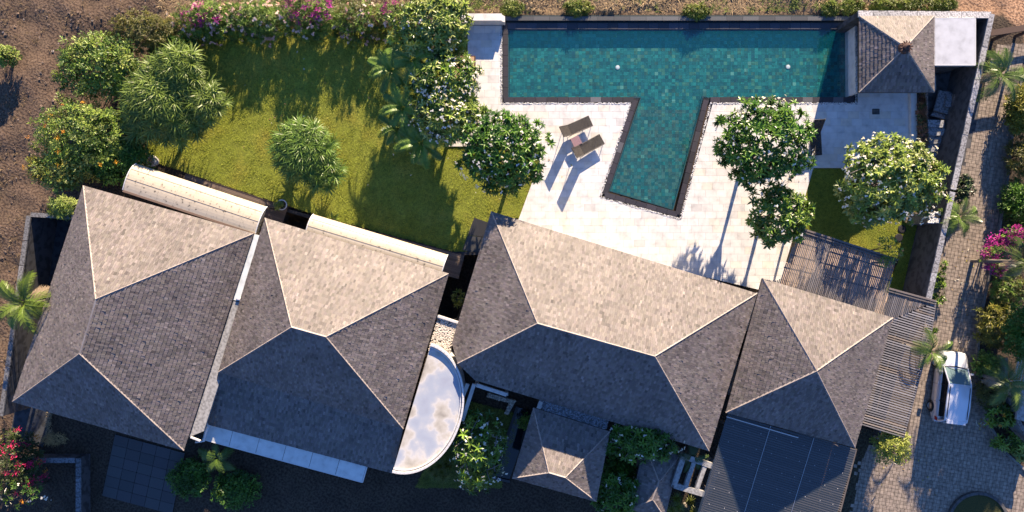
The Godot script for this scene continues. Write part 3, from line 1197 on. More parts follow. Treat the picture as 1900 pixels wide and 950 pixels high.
	for k in 2200:
		var p := site(rf(995, 1130), rf(742, 808), 2.2)
		if inside(gp, p.x, p.z):
			xs.append(Transform3D(ground_turn(rf(0, 360)).scaled(Vector3(rf(.03, .07), .035, rf(.03, .055))), p - o.position + Vector3(0, .02, 0)))
			cl.append(tone(Color(0.42, 0.46, 0.52), 0.45))
	copies(o, "pebbles", P.pebble, xs, cl, true)

	# flat concrete gutter between first and second house
	o = thing("roof_gutter", "pale concrete valley gutter between the two leftmost houses", "gutter", site(415, 620) * Vector3(1, 0, 1))
	s = Shape.new()
	s.prism(outline([462, 432, 492, 440, 452, 560, 430, 556], 2.9), 2.7, 2.9, true)
	part(o, "channel", s, M.sheet)
	s = Shape.new()
	s.prism(outline([430, 558, 454, 562, 378, 800, 348, 812], 2.87), 2.7, 2.87, true)
	part(o, "channel", s, M.concrete)
	s = Shape.new()
	s.bar(site(438, 553, 2.95), site(456, 558, 2.95), 0.1, 0.1)
	part(o, "joint_bar", s, M.white)
	s = Shape.new()
	s.bar(site(354, 811, 2.9), site(372, 818, 2.9), 0.08, 0.12)
	part(o, "gutter_edge", s, M.white)
	var pp := [site(374, 786, 2.5), site(384, 783, 2.5), site(386, 790, 2.4), site(378, 818, 2.3), site(364, 820, 2.2), site(366, 812, 0.5)]
	o = thing("drain_pipe", "bent white drain pipe at the corner of the second house's rear awning", "pipe", pp[5] * Vector3(1, 0, 1))
	s = Shape.new()
	s.tube(pp, [.07, .07, .07, .07, .07, .07], 8)
	part(o, "pipe", s, M.white)

	# barrel awnings in front of the first two houses and the flat one behind the second
	barrel("barrel_awning", "mildewed cream barrel awning in front of the leftmost house", [228, 352], [474, 433], 1.65, 8, 0.0)
	barrel("barrel_awning", "cream barrel awning tucked under the second house's front eave", [566, 435], [818, 511], 1.25, 7, 0.0)
	o = thing("rear_awning", "long flat translucent awning along the rear of the second house", "awning", site(530, 840) * Vector3(1, 0, 1))
	for k in 6:
		var a0 := site(lerpf(383, 680, k / 6.0), lerpf(786, 866, k / 6.0), 1.75)
		var a1 := site(lerpf(383, 680, (k + .985) / 6.0), lerpf(786, 866, (k + .985) / 6.0), 1.75)
		var fall := ss * 0.98 + Vector3(0, -0.12, 0)
		s = Shape.new()
		s.col = Color(1, 1, 1) * rf(0.92, 1.0)
		s.quad(a0, a0 + fall, a1 + fall, a1)
		s.quad(a0 - Vector3(0, .02, 0), a1 - Vector3(0, .02, 0), a1 + fall - Vector3(0, .02, 0), a0 + fall - Vector3(0, .02, 0))
		part(o, "panel", s, M.sheet)
	s = Shape.new()
	s.bar(site(383, 786, 1.72) + ss * 1.0 - Vector3(0, .13, 0), site(680, 866, 1.72) + ss * 1.0 - Vector3(0, .13, 0), 0.06, 0.09)
	s.bar(site(681, 866, 1.76), site(681, 866, 1.72) + ss * 1.0 - Vector3(0, .1, 0), 0.07, 0.1)
	part(o, "edge_rail", s, M.white)
	for k in [0.03, 0.35, 0.67, 0.97]:
		var q := site(lerpf(383, 680, k), lerpf(786, 866, k), 1.6) + ss * 0.9
		s = Shape.new()
		s.bar(Vector3(q.x, 0, q.z), Vector3(q.x, 1.6, q.z), 0.08, 0.08, Vector3.RIGHT)
		part(o, "post", s, M.boards)


# a curved sheet that springs from the eave (a to b) and rolls over and down towards the garden
func barrel(called: String, label: String, ma: Array, mb: Array, depth: float, panels: int, _x: float) -> void:
	var a := site(ma[0], ma[1], 2.75)
	var b := site(mb[0], mb[1], 2.75)
	var d := (b - a).normalized()
	var out := Vector3(d.z, 0, -d.x)
	if out.z > 0:
		out = -out
	var o := thing(called, label, "awning", (a + b) * 0.5 * Vector3(1, 0, 1), "barrel awnings of the villa")
	var curve := []
	for k in 13:
		var t := k / 12.0
		curve.append(out * depth * sin(t * 1.25) / sin(1.25) + Vector3.UP * (0.2 * sin(t * PI * 0.6) - 0.66 * t * t))
	for k in panels:
		var p := a.lerp(b, float(k) / panels)
		var q := a.lerp(b, (k + 0.995) / panels)
		var s := Shape.new()
		s.col = Color(1, 1, 1) * rf(0.95, 1.0)
		for j in 12:
			s.quad(p + curve[j + 1], p + curve[j], q + curve[j], q + curve[j + 1])
		part(o, "panel", s, M.awning)
	for j in [4, 8]:
		var s := Shape.new()
		s.col = Color(0.6, 0.58, 0.55)
		s.bar(a + curve[j] + Vector3(0, .006, 0), b + curve[j] + Vector3(0, .006, 0), 0.025, 0.02)
		part(o, "seam", s, M.awning)
	for e in [a, b]:
		var s := Shape.new()
		for j in 12:
			s.bar(e + curve[j], e + curve[j + 1], 0.05, 0.06)
		part(o, "end_rib", s, M.white)
		s = Shape.new()
		for j in range(1, 12):
			s.tri(e + Vector3(0, -.45, 0), e + curve[j], e + curve[j + 1])
		part(o, "end_panel", s, M.awning)
	var s3 := Shape.new()
	s3.col = Color(0.22, 0.15, 0.11)
	s3.bar(a + Vector3(0, -.06, 0) - out * .06, b + Vector3(0, -.06, 0) - out * .06, 0.12, 0.14)
	part(o, "wall_beam", s3, M.weathered)
	for k in [0.02, 0.34, 0.66, 0.98]:
		var q: Vector3 = a.lerp(b, k) + out * (depth - .08)
		s3 = Shape.new()
		s3.bar(Vector3(q.x, -.05, q.z), Vector3(q.x, a.y - .5, q.z), 0.09, 0.09, Vector3.RIGHT)
		part(o, "post", s3, M.boards)


# ---------------------------------------------------------------- boundary walls
func wall_run(o: Node3D, a: Vector3, b: Vector3, top: float, thick: float, block: float, core: Material, tint: Color) -> void:
	var s := Shape.new()
	s.bar(Vector3(a.x, top * .5 - .3, a.z), Vector3(b.x, top * .5 - .3, b.z), thick - 0.05, top + 0.5)
	part(o, "wall_body", s, core)
	var l := a.distance_to(b)
	var cnt := maxi(int(l / block), 1)
	var d := (b - a) / cnt
	for k in cnt:
		s = Shape.new()
		s.col = tone(tint, 0.22)
		var y := top + rf(-.008, .008)
		var e0 := rf(0.005, 0.02)
		s.bar(Vector3(a.x, y, a.z) + d * (k + e0), Vector3(b.x, y, b.z) - d * (cnt - k - 1 + e0), thick + rf(0, .025), 0.1)
		part(o, "coping_block", s, M.coping_stone)


func make_walls() -> void:
	var pale := Color(0.36, 0.36, 0.37)
	var o := thing("lane_wall", "tall dark stone wall with pale coping blocks between the villa and the lane", "wall", site(1780, 300) * Vector3(1, 0, 1))
	wall_run(o, site(1840, 26, 2.6), site(1768, 352, 2.6), 2.6, 0.3, 0.62, M.shaded_concrete, pale)
	wall_run(o, site(1767, 356, 2.6), site(1722, 556, 2.6), 2.6, 0.3, 0.5, M.shaded_concrete, pale)
	o = thing("rear_wall", "stone-capped boundary wall behind the pool pavilion and the store room", "wall", site(1700, 28) * Vector3(1, 0, 1))
	wall_run(o, site(1592, 26, 2.6), site(1838, 28, 2.6), 2.6, 0.36, 0.8, M.shaded_concrete, Color(0.52, 0.51, 0.49))
	o = thing("pavilion_wall", "narrow white wall between the pool end and the pavilion", "wall", site(1590, 100) * Vector3(1, 0, 1))
	wall_run(o, site(1590, 36, 1.0), site(1591, 172, 1.0), 1.0, 0.22, 0.9, M.plaster, Color(0.55, 0.55, 0.54))
	o = thing("side_wall", "tall weathered concrete boundary wall beyond the leftmost house", "wall", site(40, 560) * Vector3(1, 0, 1))
	wall_run(o, site(54, 400, 2.4), site(2, 772, 2.4), 2.4, 0.25, 1.4, M.shaded_concrete, Color(0.2, 0.2, 0.2))
	wall_run(o, site(56, 398, 2.4), site(150, 404, 2.4), 2.35, 0.25, 1.4, M.shaded_concrete, Color(0.2, 0.2, 0.2))
	o = thing("alley_floor", "concrete alley, coloured dark for shade, between the boundary wall and the leftmost house", "alley", site(90, 560) * Vector3(1, 0, 1))
	var s := Shape.new()
	s.col = Color(0.5, 0.55, 0.6)  # blue-dark tint puts the shade of the alley into its floor
	s.prism(outline([96, 400, 190, 400, 80, 830, 20, 800]), -0.3, 0.0)
	part(o, "slab", s, M.shaded_concrete)
	# low corner wall in the dark bottom left
	o = thing("corner_wall", "low grey L-shaped wall around a dark yard at the bottom left", "wall", site(120, 880) * Vector3(1, 0, 1))
	wall_run(o, site(40, 854, 0.9), site(140, 854, 0.9), 0.9, 0.3, 1.1, M.shaded_concrete, Color(0.15, 0.17, 0.19))
	wall_run(o, site(146, 850, 0.9), site(146, 985, 0.9), 0.9, 0.3, 1.1, M.shaded_concrete, Color(0.15, 0.17, 0.19))
	# concrete frame with three openings beside the carport
	o = thing("garden_trellis", "grey concrete frame with three dark openings beside the carport", "frame", site(1285, 880) * Vector3(1, 0, 1))
	var q := [site(1268, 846, 2.2), site(1330, 867, 2.2), site(1312, 918, 2.2), site(1250, 900, 2.2)]
	for k in 4:
		s = Shape.new()
		s.bar(q[k] - Vector3(0, .004 * k, 0), q[(k + 1) % 4] - Vector3(0, .004 * k, 0), 0.32, 0.25)
		part(o, "beam", s, M.concrete)
	for t in [0.33, 0.66]:
		s = Shape.new()
		s.bar(q[0].lerp(q[1], t) - Vector3(0, .02, 0), q[3].lerp(q[2], t) - Vector3(0, .02, 0), 0.24, 0.24)
		part(o, "beam", s, M.concrete)
	for k in 4:
		s = Shape.new()
		s.bar(Vector3(q[k].x, -.1, q[k].z), Vector3(q[k].x, 2.1, q[k].z), 0.24, 0.24, Vector3.RIGHT)
		part(o, "post", s, M.concrete)
	# white entry beams at the lower right of the round terrace
	o = thing("entry_portal", "white beams beside the half-round roof at the edge of the dark garden", "frame", site(880, 740) * Vector3(1, 0, 1))
	for r in [[858, 780, 880, 712], [884, 714, 940, 732], [868, 712, 850, 758]]:
		s = Shape.new()
		s.bar(site(r[0], r[1], 2.0 + 0.01 * (r[0] % 7)), site(r[2], r[3], 2.0 + 0.01 * (r[0] % 7)), 0.22, 0.22)
		part(o, "beam", s, M.plaster)
	for r in [[858, 780], [884, 714], [940, 732]]:
		var p := site(r[0], r[1], 2.0)
		s = Shape.new()
		s.bar(Vector3(p.x, 0, p.z), Vector3(p.x, 1.9, p.z), 0.18, 0.18, Vector3.RIGHT)
		part(o, "post", s, M.plaster)
	# stepped stone border of the dark garden
	o = thing("gravel_border", "L-shaped pale gravel border in the dark garden below the longest house", "border", site(935, 745) * Vector3(1, 0, 1))
	s = Shape.new()
	s.col = Color(0.5, 0.45, 0.38)
	s.prism(outline([905, 727, 957, 742, 943, 768, 936, 766, 945, 746, 903, 735]), -0.1, 0.3)
	part(o, "kerb", s, M.coping_stone)
	var xs := []
	var cl := []
	for k in 400:
		var p := site(rf(903, 957), rf(727, 768), 0.3)
		if inside(outline([905, 727, 957, 742, 943, 768, 936, 766, 945, 746, 903, 735]), p.x, p.z):
			xs.append(Transform3D(ground_turn(rf(0, 360)).scaled(Vector3(.06, .04, .05)), p - o.position))
			cl.append(tone(Color(0.5, 0.45, 0.36), 0.35))
	copies(o, "pebbles", P.pebble, xs, cl, true)
	# curved wall on the right edge with its flat roof and white slatted pergola
	o = thing("curved_wall", "curved low grey garden wall at the right edge opposite the car", "wall", site(1880, 760) * Vector3(1, 0, 1))
	var m := [1866, 664, 1866, 700, 1872, 735, 1884, 772, 1903, 805, 1930, 830]
	for k in range(0, m.size() - 2, 2):
		wall_run(o, site(m[k], m[k + 1], 1.1), site(m[k + 2], m[k + 3], 1.1), 1.1, 0.2, 0.7, M.concrete, Color(0.3, 0.28, 0.26))
	o = thing("white_pergola", "white slatted pergola cut by the right edge of the lane planting", "pergola", site(1905, 685) * Vector3(1, 0, 1))
	for k in 12:
		s = Shape.new()
		s.bar(site(1880 + k * 5.5, 716 - k * 0.5, 2.3), site(1892 + k * 5.5, 655, 2.3), 0.06, 0.1)
		part(o, "slat", s, M.white)
	for v in [664.0, 712.0]:
		s = Shape.new()
		s.bar(site(1878 + (712 - v) * .2, v, 2.2), site(1960, v, 2.2), 0.1, 0.12)
		part(o, "beam", s, M.white)
	for u in [1883, 1955]:
		var p := site(u, 710, 2.2)
		s = Shape.new()
		s.bar(Vector3(p.x, 0, p.z), Vector3(p.x, 2.15, p.z), 0.1, 0.1, Vector3.RIGHT)
		part(o, "post", s, M.white)
	o = thing("grey_hut", "small flat grey roof cut by the right edge below the white pergola", "hut", site(1915, 760) * Vector3(1, 0, 1))
	s = Shape.new()
	s.prism(outline([1893, 724, 1965, 718, 1965, 800, 1886, 778], 2.0), 1.85, 2.0, true)
	part(o, "roof", s, M.concrete)
	body(o, inset([site(1896, 728, 1.9), site(1962, 722, 1.9), site(1962, 792, 1.9), site(1889, 774, 1.9)], 0.12), 1.75, M.shaded_concrete, false)
	# gate beam over the lane at the top right
	o = thing("lane_gate", "dark timber gate frame across the far end of the lane", "gate", site(1875, 60) * Vector3(1, 0, 1))
	s = Shape.new()
	s.col = Color(0.11, 0.07, 0.05)
	s.bar(site(1836, 62, 2.0), site(1935, 47, 2.0), 0.35, 0.2)
	part(o, "beam", s, M.weathered)
	for k in [0.05, 0.5, 0.95]:
		var p := site(lerpf(1836, 1935, k), lerpf(62, 47, k), 2.0)
		s = Shape.new()
		s.col = Color(0.11, 0.07, 0.05)
		s.bar(Vector3(p.x, -.1, p.z), Vector3(p.x, 1.9, p.z), 0.16, 0.16, Vector3.RIGHT)
		part(o, "post", s, M.weathered)
	s = Shape.new()
	s.col = Color(0.11, 0.07, 0.05)
	s.bar(site(1836, 62, 0.7), site(1935, 47, 0.7), 0.08, 0.15)
	part(o, "rail", s, M.weathered)


# ---------------------------------------------------------------- pergolas, carport, timber decks
func make_pergolas() -> void:
	var e := Vector3(0.9565, 0, 0.2915)
	var ss := Vector3(-0.2915, 0, 0.9565)
	var h := 2.6
	# terrace pergola: fine dark slats running away from the pool
	var o := thing("terrace_pergola", "grey timber pergola with fine slats over the paved terrace by the lawn", "pergola", site(1570, 510) * Vector3(1, 0, 1))
	var main := outline([1486, 424, 1664, 482, 1646, 546, 1640, 590, 1415, 522, 1446, 520], h)
	var wing := outline([1650, 536, 1737, 558, 1656, 592, 1640, 588], h)
	for pack in [main, wing]:
		var a := site(1440, 420, h)
		for k in 110:
			var p := a + e * (k * 0.1)
			var line := PackedVector2Array([Vector2(p.x, p.z) - Vector2(ss.x, ss.z) * 6, Vector2(p.x, p.z) + Vector2(ss.x, ss.z) * 8])
			for c in Geometry2D.intersect_polyline_with_polygon(line, pack):
				if c.size() > 1 and c[0].distance_to(c[1]) > 0.1:
					var s := Shape.new()
					s.col = tone(Color(0.2, 0.185, 0.18), 0.35)
					var y := h + rf(-.004, .004)
					s.bar(Vector3(c[0].x, y, c[0].y), Vector3(c[1].x, y, c[1].y), rf(0.05, 0.062), 0.022)
					part(o, "slat", s, M.weathered)
	# purlins and frame
	for t in [0.02, 0.25, 0.5, 0.75]:
		var s := Shape.new()
		s.col = Color(0.12, 0.105, 0.1)
		var a := site(1486, 424, h).lerp(site(1446, 520, h), t)
		var b := site(1664, 482, h).lerp(site(1640, 560, h), t)
		s.bar(a - Vector3(0, .08, 0), b - Vector3(0, .08, 0), 0.08, 0.12)
		part(o, "purlin", s, M.weathered)
	for r in [[1483, 423, 1666, 482], [1649, 535, 1737, 559]]:
		var s := Shape.new()
		s.col = Color(0.2, 0.17, 0.155)
		s.bar(site(r[0], r[1], h + .03), site(r[2], r[3], h + .03), 0.1, 0.1)
		part(o, "edge_beam", s, M.weathered)
		s = Shape.new()
		s.col = Color(0.17, 0.15, 0.14)
		s.bar(site(r[0] - 2, r[1] + 5, h + .03), site(r[2] - 2, r[3] + 5, h + .03), 0.06, 0.08)
		part(o, "edge_beam", s, M.weathered)
	for r in [[1490, 430], [1660, 488], [1575, 458], [1730, 562]]:
		var p := site(r[0], r[1], h)
		var s := Shape.new()
		s.col = Color(0.12, 0.1, 0.09)
		s.bar(Vector3(p.x, 0, p.z), Vector3(p.x, h - .1, p.z), 0.12, 0.12, Vector3.RIGHT)
		part(o, "post", s, M.weathered)
	# the terrace floor below it: every tile
	var fl := thing("terrace_floor", "terracotta-beige tiled terrace floor seen through the pergola slats", "terrace", site(1570, 510) * Vector3(1, 0, 1))
	var s2 := Shape.new()
	s2.col = Color(0.05, 0.045, 0.04)
	var fp := outline([1480, 432, 1640, 484, 1628, 545, 1715, 566, 1640, 600, 1420, 540, 1445, 520])
	s2.prism(fp, -0.2, 0.05)
	part(fl, "bed", s2, M.concrete)
	var st := site(1460, 425)
	for i in range(-4, 20):
		for j in range(0, 9):
			var c := st + e * (i * .56) + ss * (j * .56)
			if not inside(fp, c.x, c.z):
				continue
			var s := Shape.new()
			s.col = tone(Color(0.56, 0.43, 0.33), 0.12)
			s.box(Vector3(c.x, 0.06, c.z), e * 0.268, Vector3(0, 0.03, 0), ss * 0.268)
			part(fl, "floor_tile", s, M.limestone)
	# lane pergola: boards running across
	o = thing("lane_pergola", "silvered timber pergola of cross slats between the pyramid-roofed house and lane", "pergola", site(1665, 690) * Vector3(1, 0, 1))
	var poly := outline([1656, 593, 1737, 560, 1728, 620, 1677, 814, 1592, 786], h)
	var a0 := site(1690, 540, h)
	for k in 64:
		var p := a0 + ss * (k * 0.142)
		var line := PackedVector2Array([Vector2(p.x, p.z) - Vector2(e.x, e.z) * 6, Vector2(p.x, p.z) + Vector2(e.x, e.z) * 6])
		for c in Geometry2D.intersect_polyline_with_polygon(line, poly):
			if c.size() > 1 and c[0].distance_to(c[1]) > 0.1:
				var s := Shape.new()
				s.col = tone(Color(0.29, 0.28, 0.285), 0.3)
				if rng.randf() < 0.14:
					s.col = tone(Color(0.32, 0.27, 0.225), 0.2)
				var y := h + rf(-.006, .006)
				s.bar(Vector3(c[0].x, y, c[0].y), Vector3(c[1].x, y, c[1].y), rf(.066, .08), 0.045)
				part(o, "slat", s, M.weathered)
	for r in [[1735, 562, 1727, 620, 1676, 813], [1694, 580, 1690, 600, 1634, 798]]:
		for k in [0, 2]:
			var s := Shape.new()
			s.col = Color(0.11, 0.1, 0.1)
			s.bar(site(r[k], r[k + 1], h - .09), site(r[k + 2], r[k + 3], h - .09) if k == 0 else site(r[4] - 2, r[5] + 4, h - .09), 0.09, 0.12)
			part(o, "beam", s, M.weathered)
	for r in [[1732, 575], [1708, 690], [1678, 806]]:
		var p := site(r[0], r[1], h)
		var s := Shape.new()
		s.col = Color(0.1, 0.09, 0.085)
		s.bar(Vector3(p.x, 0, p.z), Vector3(p.x, h - .15, p.z), 0.12, 0.12, Vector3.RIGHT)
		part(o, "post", s, M.weathered)
	# carport
	o = thing("carport", "dark carport roof of slats under clear sheeting at the bottom", "carport", site(1450, 890) * Vector3(1, 0, 1))
	h = 2.4
	poly = outline([1350, 766, 1590, 832, 1545, 1000, 1285, 1000], h)
	a0 = site(1440, 745, h)
	for k in 62:
		var p := a0 + ss * (k * 0.135)
		var line := PackedVector2Array([Vector2(p.x, p.z) - Vector2(e.x, e.z) * 9, Vector2(p.x, p.z) + Vector2(e.x, e.z) * 9])
		for c in Geometry2D.intersect_polyline_with_polygon(line, poly):
			if c.size() > 1 and c[0].distance_to(c[1]) > 0.1:
				var s := Shape.new()
				s.col = tone(Color(0.15, 0.135, 0.125), 0.3)
				s.bar(Vector3(c[0].x, h, c[0].y), Vector3(c[1].x, h, c[1].y), 0.062, 0.04)
				part(o, "slat", s, M.weathered)
	var tl := site(1350, 768, h + .08)
	var tr := site(1590, 834, h + .08)
	for k in 3:
		var p := tl.lerp(tr, k / 3.0)
		var q := tl.lerp(tr, (k + .99) / 3.0)
		var s := Shape.new()
		s.quad(p, p + ss * 7.4, q + ss * 7.4, q)
		part(o, "clear_sheet", s, M.clear_sheet)
		if k:
			s = Shape.new()
			s.bar(p + Vector3(0, .015, 0), p + ss * 7.4 + Vector3(0, .015, 0), 0.03, 0.02)
			part(o, "seam_strip", s, M.metal)
		s = Shape.new()
		for m in 7:
			for r in [0.2, 0.55, 0.85]:
				var c := p.lerp(q, r) + ss * (0.6 + m * 0.95) + Vector3(0, .012, 0)
				s.abox(c - Vector3(.015, .006, .015), c + Vector3(.015, .006, .015))
		part(o, "fixing_caps", s, M.white)
	for r in [[1352, 768, 1287, 1000], [1588, 833, 1545, 1000]]:
		var s := Shape.new()
		s.col = Color(0.13, 0.11, 0.1)
		s.bar(site(r[0], r[1], h - .06), site(r[2], r[3], h - .06), 0.08, 0.16)
		part(o, "side_beam", s, M.weathered)
		for t in [0.08, 0.6]:
			var p := site(lerpf(r[0], r[2], t), lerpf(r[1], r[3], t), h)
			s = Shape.new()
			s.col = Color(0.13, 0.11, 0.1)
			s.bar(Vector3(p.x, 0, p.z), Vector3(p.x, h - .1, p.z), 0.14, 0.14, Vector3.RIGHT)
			part(o, "post", s, M.weathered)
	var s5 := Shape.new()
	s5.tube([site(1348, 773, h + .16), site(1481, 812, h + .16)], [.035, .035], 6)
	part(o, "white_rail", s5, M.white)
	# timber decks along the garden front
	o = thing("timber_deck", "narrow weathered timber deck between the lawn and the two leftmost houses", "deck", site(600, 420) * Vector3(1, 0, 1))
	for seg in [[345, 322, 534, 385, 1.35], [606, 407, 862, 474, 1.5]]:
		var a := site(seg[0], seg[1], 0.15)
		var b := site(seg[2], seg[3], 0.15)
		var d := (b - a).normalized()
		var back := Vector3(-d.z, 0, d.x)
		for k in int(seg[4] / 0.125):
			var p := a + back * (0.06 + k * 0.125)
			var l := a.distance_to(b)
			var t := 0.0
			while t < l:
				var t2 := minf(t + rf(1.6, 3.4), l)
				var s := Shape.new()
				s.col = tone(Color(0.19, 0.14, 0.11), 0.28)
				s.bar(p + d * (t + .006) + Vector3(0, rf(-.003, .003), 0), p + d * t2 + Vector3(0, 0, 0), 0.117, 0.03)
				part(o, "plank", s, M.weathered)
				t = t2
		var s := Shape.new()
		s.bar(a - Vector3(0, .1, 0), b - Vector3(0, .1, 0), 0.06, 0.26)
		part(o, "edge_board", s, M.boards)
	# dark slabs beside the longest house
	o = thing("slate_landing", "dark slate landing on the lawn beside the longest house's corner", "landing", site(885, 440) * Vector3(1, 0, 1))
	var marks := [[880, 404, 915, 416, 900, 440, 868, 436], [868, 437, 900, 441, 888, 470, 858, 464]]
	for k in 2:
		var s := Shape.new()
		s.col = [Color(0.035, 0.035, 0.034), Color(0.06, 0.06, 0.055)][k]
		s.prism(outline(marks[k]), -0.1, 0.06)
		part(o, "slab", s, M.slate)
	# lining walls of the two narrow light wells
	for w in [[[534, 390], [606, 411], [596, 440], [520, 440], "dark light well beside the potted plant on the timber deck"], [[822, 470], [894, 470], [850, 596], [798, 590], "dark narrow light well between second and longest house"]]:
		o = thing("light_well", w[4], "light well", site(w[0][0], w[0][1]) * Vector3(1, 0, 1))
		for k in 4:
			var a := site(w[k][0], w[k][1], -0.75)
			var b := site(w[(k + 1) % 4][0], w[(k + 1) % 4][1], -0.75)
			var s := Shape.new()
			s.col = Color(0.5, 0.5, 0.5)  # deep shade of the narrow well put into the lining colour
			s.bar(a, b, 0.2, 1.64)
			part(o, "lining", s, M.shaded_concrete)


# ---------------------------------------------------------------- service yard by the lane wall
func make_yard() -> void:
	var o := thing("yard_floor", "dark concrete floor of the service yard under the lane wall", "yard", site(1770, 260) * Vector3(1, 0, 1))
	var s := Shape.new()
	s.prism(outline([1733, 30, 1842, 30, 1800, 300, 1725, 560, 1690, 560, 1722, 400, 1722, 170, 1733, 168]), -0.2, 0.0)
	part(o, "slab", s, M.shaded_concrete)
	o = thing("stone_steps", "dark stone steps descending beside the flower bed in the service yard", "steps", site(1735, 280) * Vector3(1, 0, 1))
	for k in 8:
		var v0 := 222.0 + k * 15.0
		s = Shape.new()
		s.col = tone(Color(0.3, 0.31, 0.33), 0.2)
		var hh := 0.75 - k * 0.09
		s.prism(outline([1722, v0, 1752 + k * .6, v0 + 1, 1752 + k * .6, v0 + 14.6, 1722, v0 + 14.4], hh), -0.1, hh)
		part(o, "step", s, M.coping_stone)
	o = thing("step_kerb", "sloping dark kerb rail beside the stone steps", "kerb", site(1760, 230) * Vector3(1, 0, 1))
	s = Shape.new()
	s.col = Color(0.16, 0.15, 0.15)
	s.bar(site(1772, 175, 0.9), site(1752, 280, 0.25), 0.25, 0.35)
	part(o, "rail", s, M.coping_stone)
	o = thing("stone_bench", "tilted dark stone slab bench beside the steps", "bench", site(1745, 190) * Vector3(1, 0, 1))
	for q in [[[1743, 167, 1768, 173, 1758, 212, 1733, 205], 0.5, 0.62], [[1732, 207, 1757, 214, 1752, 221, 1727, 214], 0.3, 0.42]]:
		s = Shape.new()
		s.col = Color(0.24, 0.25, 0.27)
		s.prism(outline(q[0], q[2]), q[1], q[2], true)
		part(o, "seat_slab", s, M.coping_stone)
	s = Shape.new()
	s.col = Color(0.2, 0.2, 0.21)
	s.prism(outline([1746, 172, 1762, 175, 1754, 205, 1738, 200]), -0.1, 0.5)
	part(o, "base", s, M.coping_stone)
	o = thing("stone_table", "stack of stone slabs with one sunlit cream slab under the lane wall", "slabs", site(1785, 190) * Vector3(1, 0, 1))
	s = Shape.new()
	s.col = Color(0.22, 0.24, 0.27)
	s.prism(outline([1757, 177, 1786, 177, 1782, 199, 1753, 198], 0.8), -0.1, 0.8)
	part(o, "dark_slab", s, M.coping_stone)
	s = Shape.new()
	s.col = Color(0.6, 0.5, 0.38)
	s.prism(outline([1786, 174, 1800, 176, 1799, 191, 1784, 196], 1.6), 1.2, 1.6, true)
	part(o, "cream_slab", s, M.coping_stone)
	s = Shape.new()
	s.col = Color(0.17, 0.17, 0.18)
	s.prism(outline([1785, 176, 1799, 178, 1798, 190, 1784, 194], 1.2), -0.1, 1.2)
	part(o, "pedestal", s, M.coping_stone)
	o = thing("wood_plank", "reddish brown plank leaning across the service yard", "plank", site(1790, 167) * Vector3(1, 0, 1))
	s = Shape.new()
	s.col = Color(0.19, 0.09, 0.055)
	s.bar(site(1773, 172, 0.7), site(1806, 167, 1.2), 0.28, 0.05)
	part(o, "board", s, M.weathered)
	# flower bed along the deck edge
	o = thing("deck_kerb", "low white kerb wall on the right edge of the pale deck", "kerb", site(1697, 240) * Vector3(1, 0, 1))
	s = Shape.new()
	s.prism(outline([1690, 171, 1701, 171, 1703, 312, 1692, 312], 0.35), -0.1, 0.35)
	part(o, "wall_body", s, M.plaster)
	o = thing("flower_bed", "narrow brick-edged bed of reddish bromeliads beside the stone steps", "flower bed", site(1712, 240) * Vector3(1, 0, 1))
	s = Shape.new()
	s.col = Color(0.25, 0.2, 0.17)
	s.prism(outline([1702, 171, 1718, 171, 1720, 308, 1704, 308], 0.3), -0.1, 0.3)
	part(o, "soil", s, M.dirt)
	for k in 18:
		s = Shape.new()
		s.col = tone(Color(0.42, 0.3, 0.24), 0.2)
		var v0 := 171.0 + k * 7.7
		s.prism(outline([1717, v0, 1722, v0, 1722, v0 + 7.3, 1717, v0 + 7.3], 0.42), -0.1, 0.42)
		part(o, "brick", s, M.coping_stone)
	# mottled pier in the wall
	o = thing("wall_pier", "mottled white stone pier with a dark slot beside the lane wall", "pier", site(1742, 404) * Vector3(1, 0, 1))
	s = Shape.new()
	s.col = Color(0.2, 0.2, 0.2)
	s.prism(outline([1724, 394, 1756, 391, 1751, 415, 1722, 414], 2.2), -0.1, 2.2)
	part(o, "pier_body", s, M.coping_stone)
	var xs := []
	var cl := []
	var pp := outline([1724, 394, 1756, 391, 1751, 415, 1722, 414], 2.22)
	for k in 150:
		var p := site(rf(1722, 1756), rf(391, 415), 2.22)
		if inside(pp, p.x, p.z) and absf(p.x - site(1741, 402, 2.2).x) + 2.5 * absf(p.z - site(1741, 402, 2.2).z - (p.x - site(1741, 402, 2.2).x) * .3) > 0.34:
			xs.append(Transform3D(ground_turn(rf(0, 360)).scaled(Vector3(rf(.04, .085), .03, rf(.04, .07))), p - o.position))
			cl.append(tone(Color(0.6, 0.6, 0.58), 0.3))
	copies(o, "stone_chips", P.pebble, xs, cl, true)
	s = Shape.new()
	s.bar(site(1734, 400, 2.24), site(1751, 404, 2.24), 0.13, 0.05)
	part(o, "slot", s, M.rubber)
	o = thing("yard_deck", "small pale timber landing partly under the big flowering tree by the pier", "landing", site(1705, 400) * Vector3(1, 0, 1))
	for k in 8:
		s = Shape.new()
		s.col = tone(Color(0.3, 0.24, 0.19), 0.2)
		s.prism(outline([1684 + k * 4.6, 392 + k * .7, 1688 + k * 4.6, 392.6 + k * .7, 1684 + k * 4.6, 413 + k * .7, 1680 + k * 4.6, 412.4 + k * .7], 0.25), 0.2, 0.25)
		part(o, "plank", s, M.weathered)
	s = Shape.new()
	s.prism(outline([1681, 391, 1722, 397, 1718, 417, 1677, 411], 0.19), -0.1, 0.19)
	part(o, "base", s, M.boards)


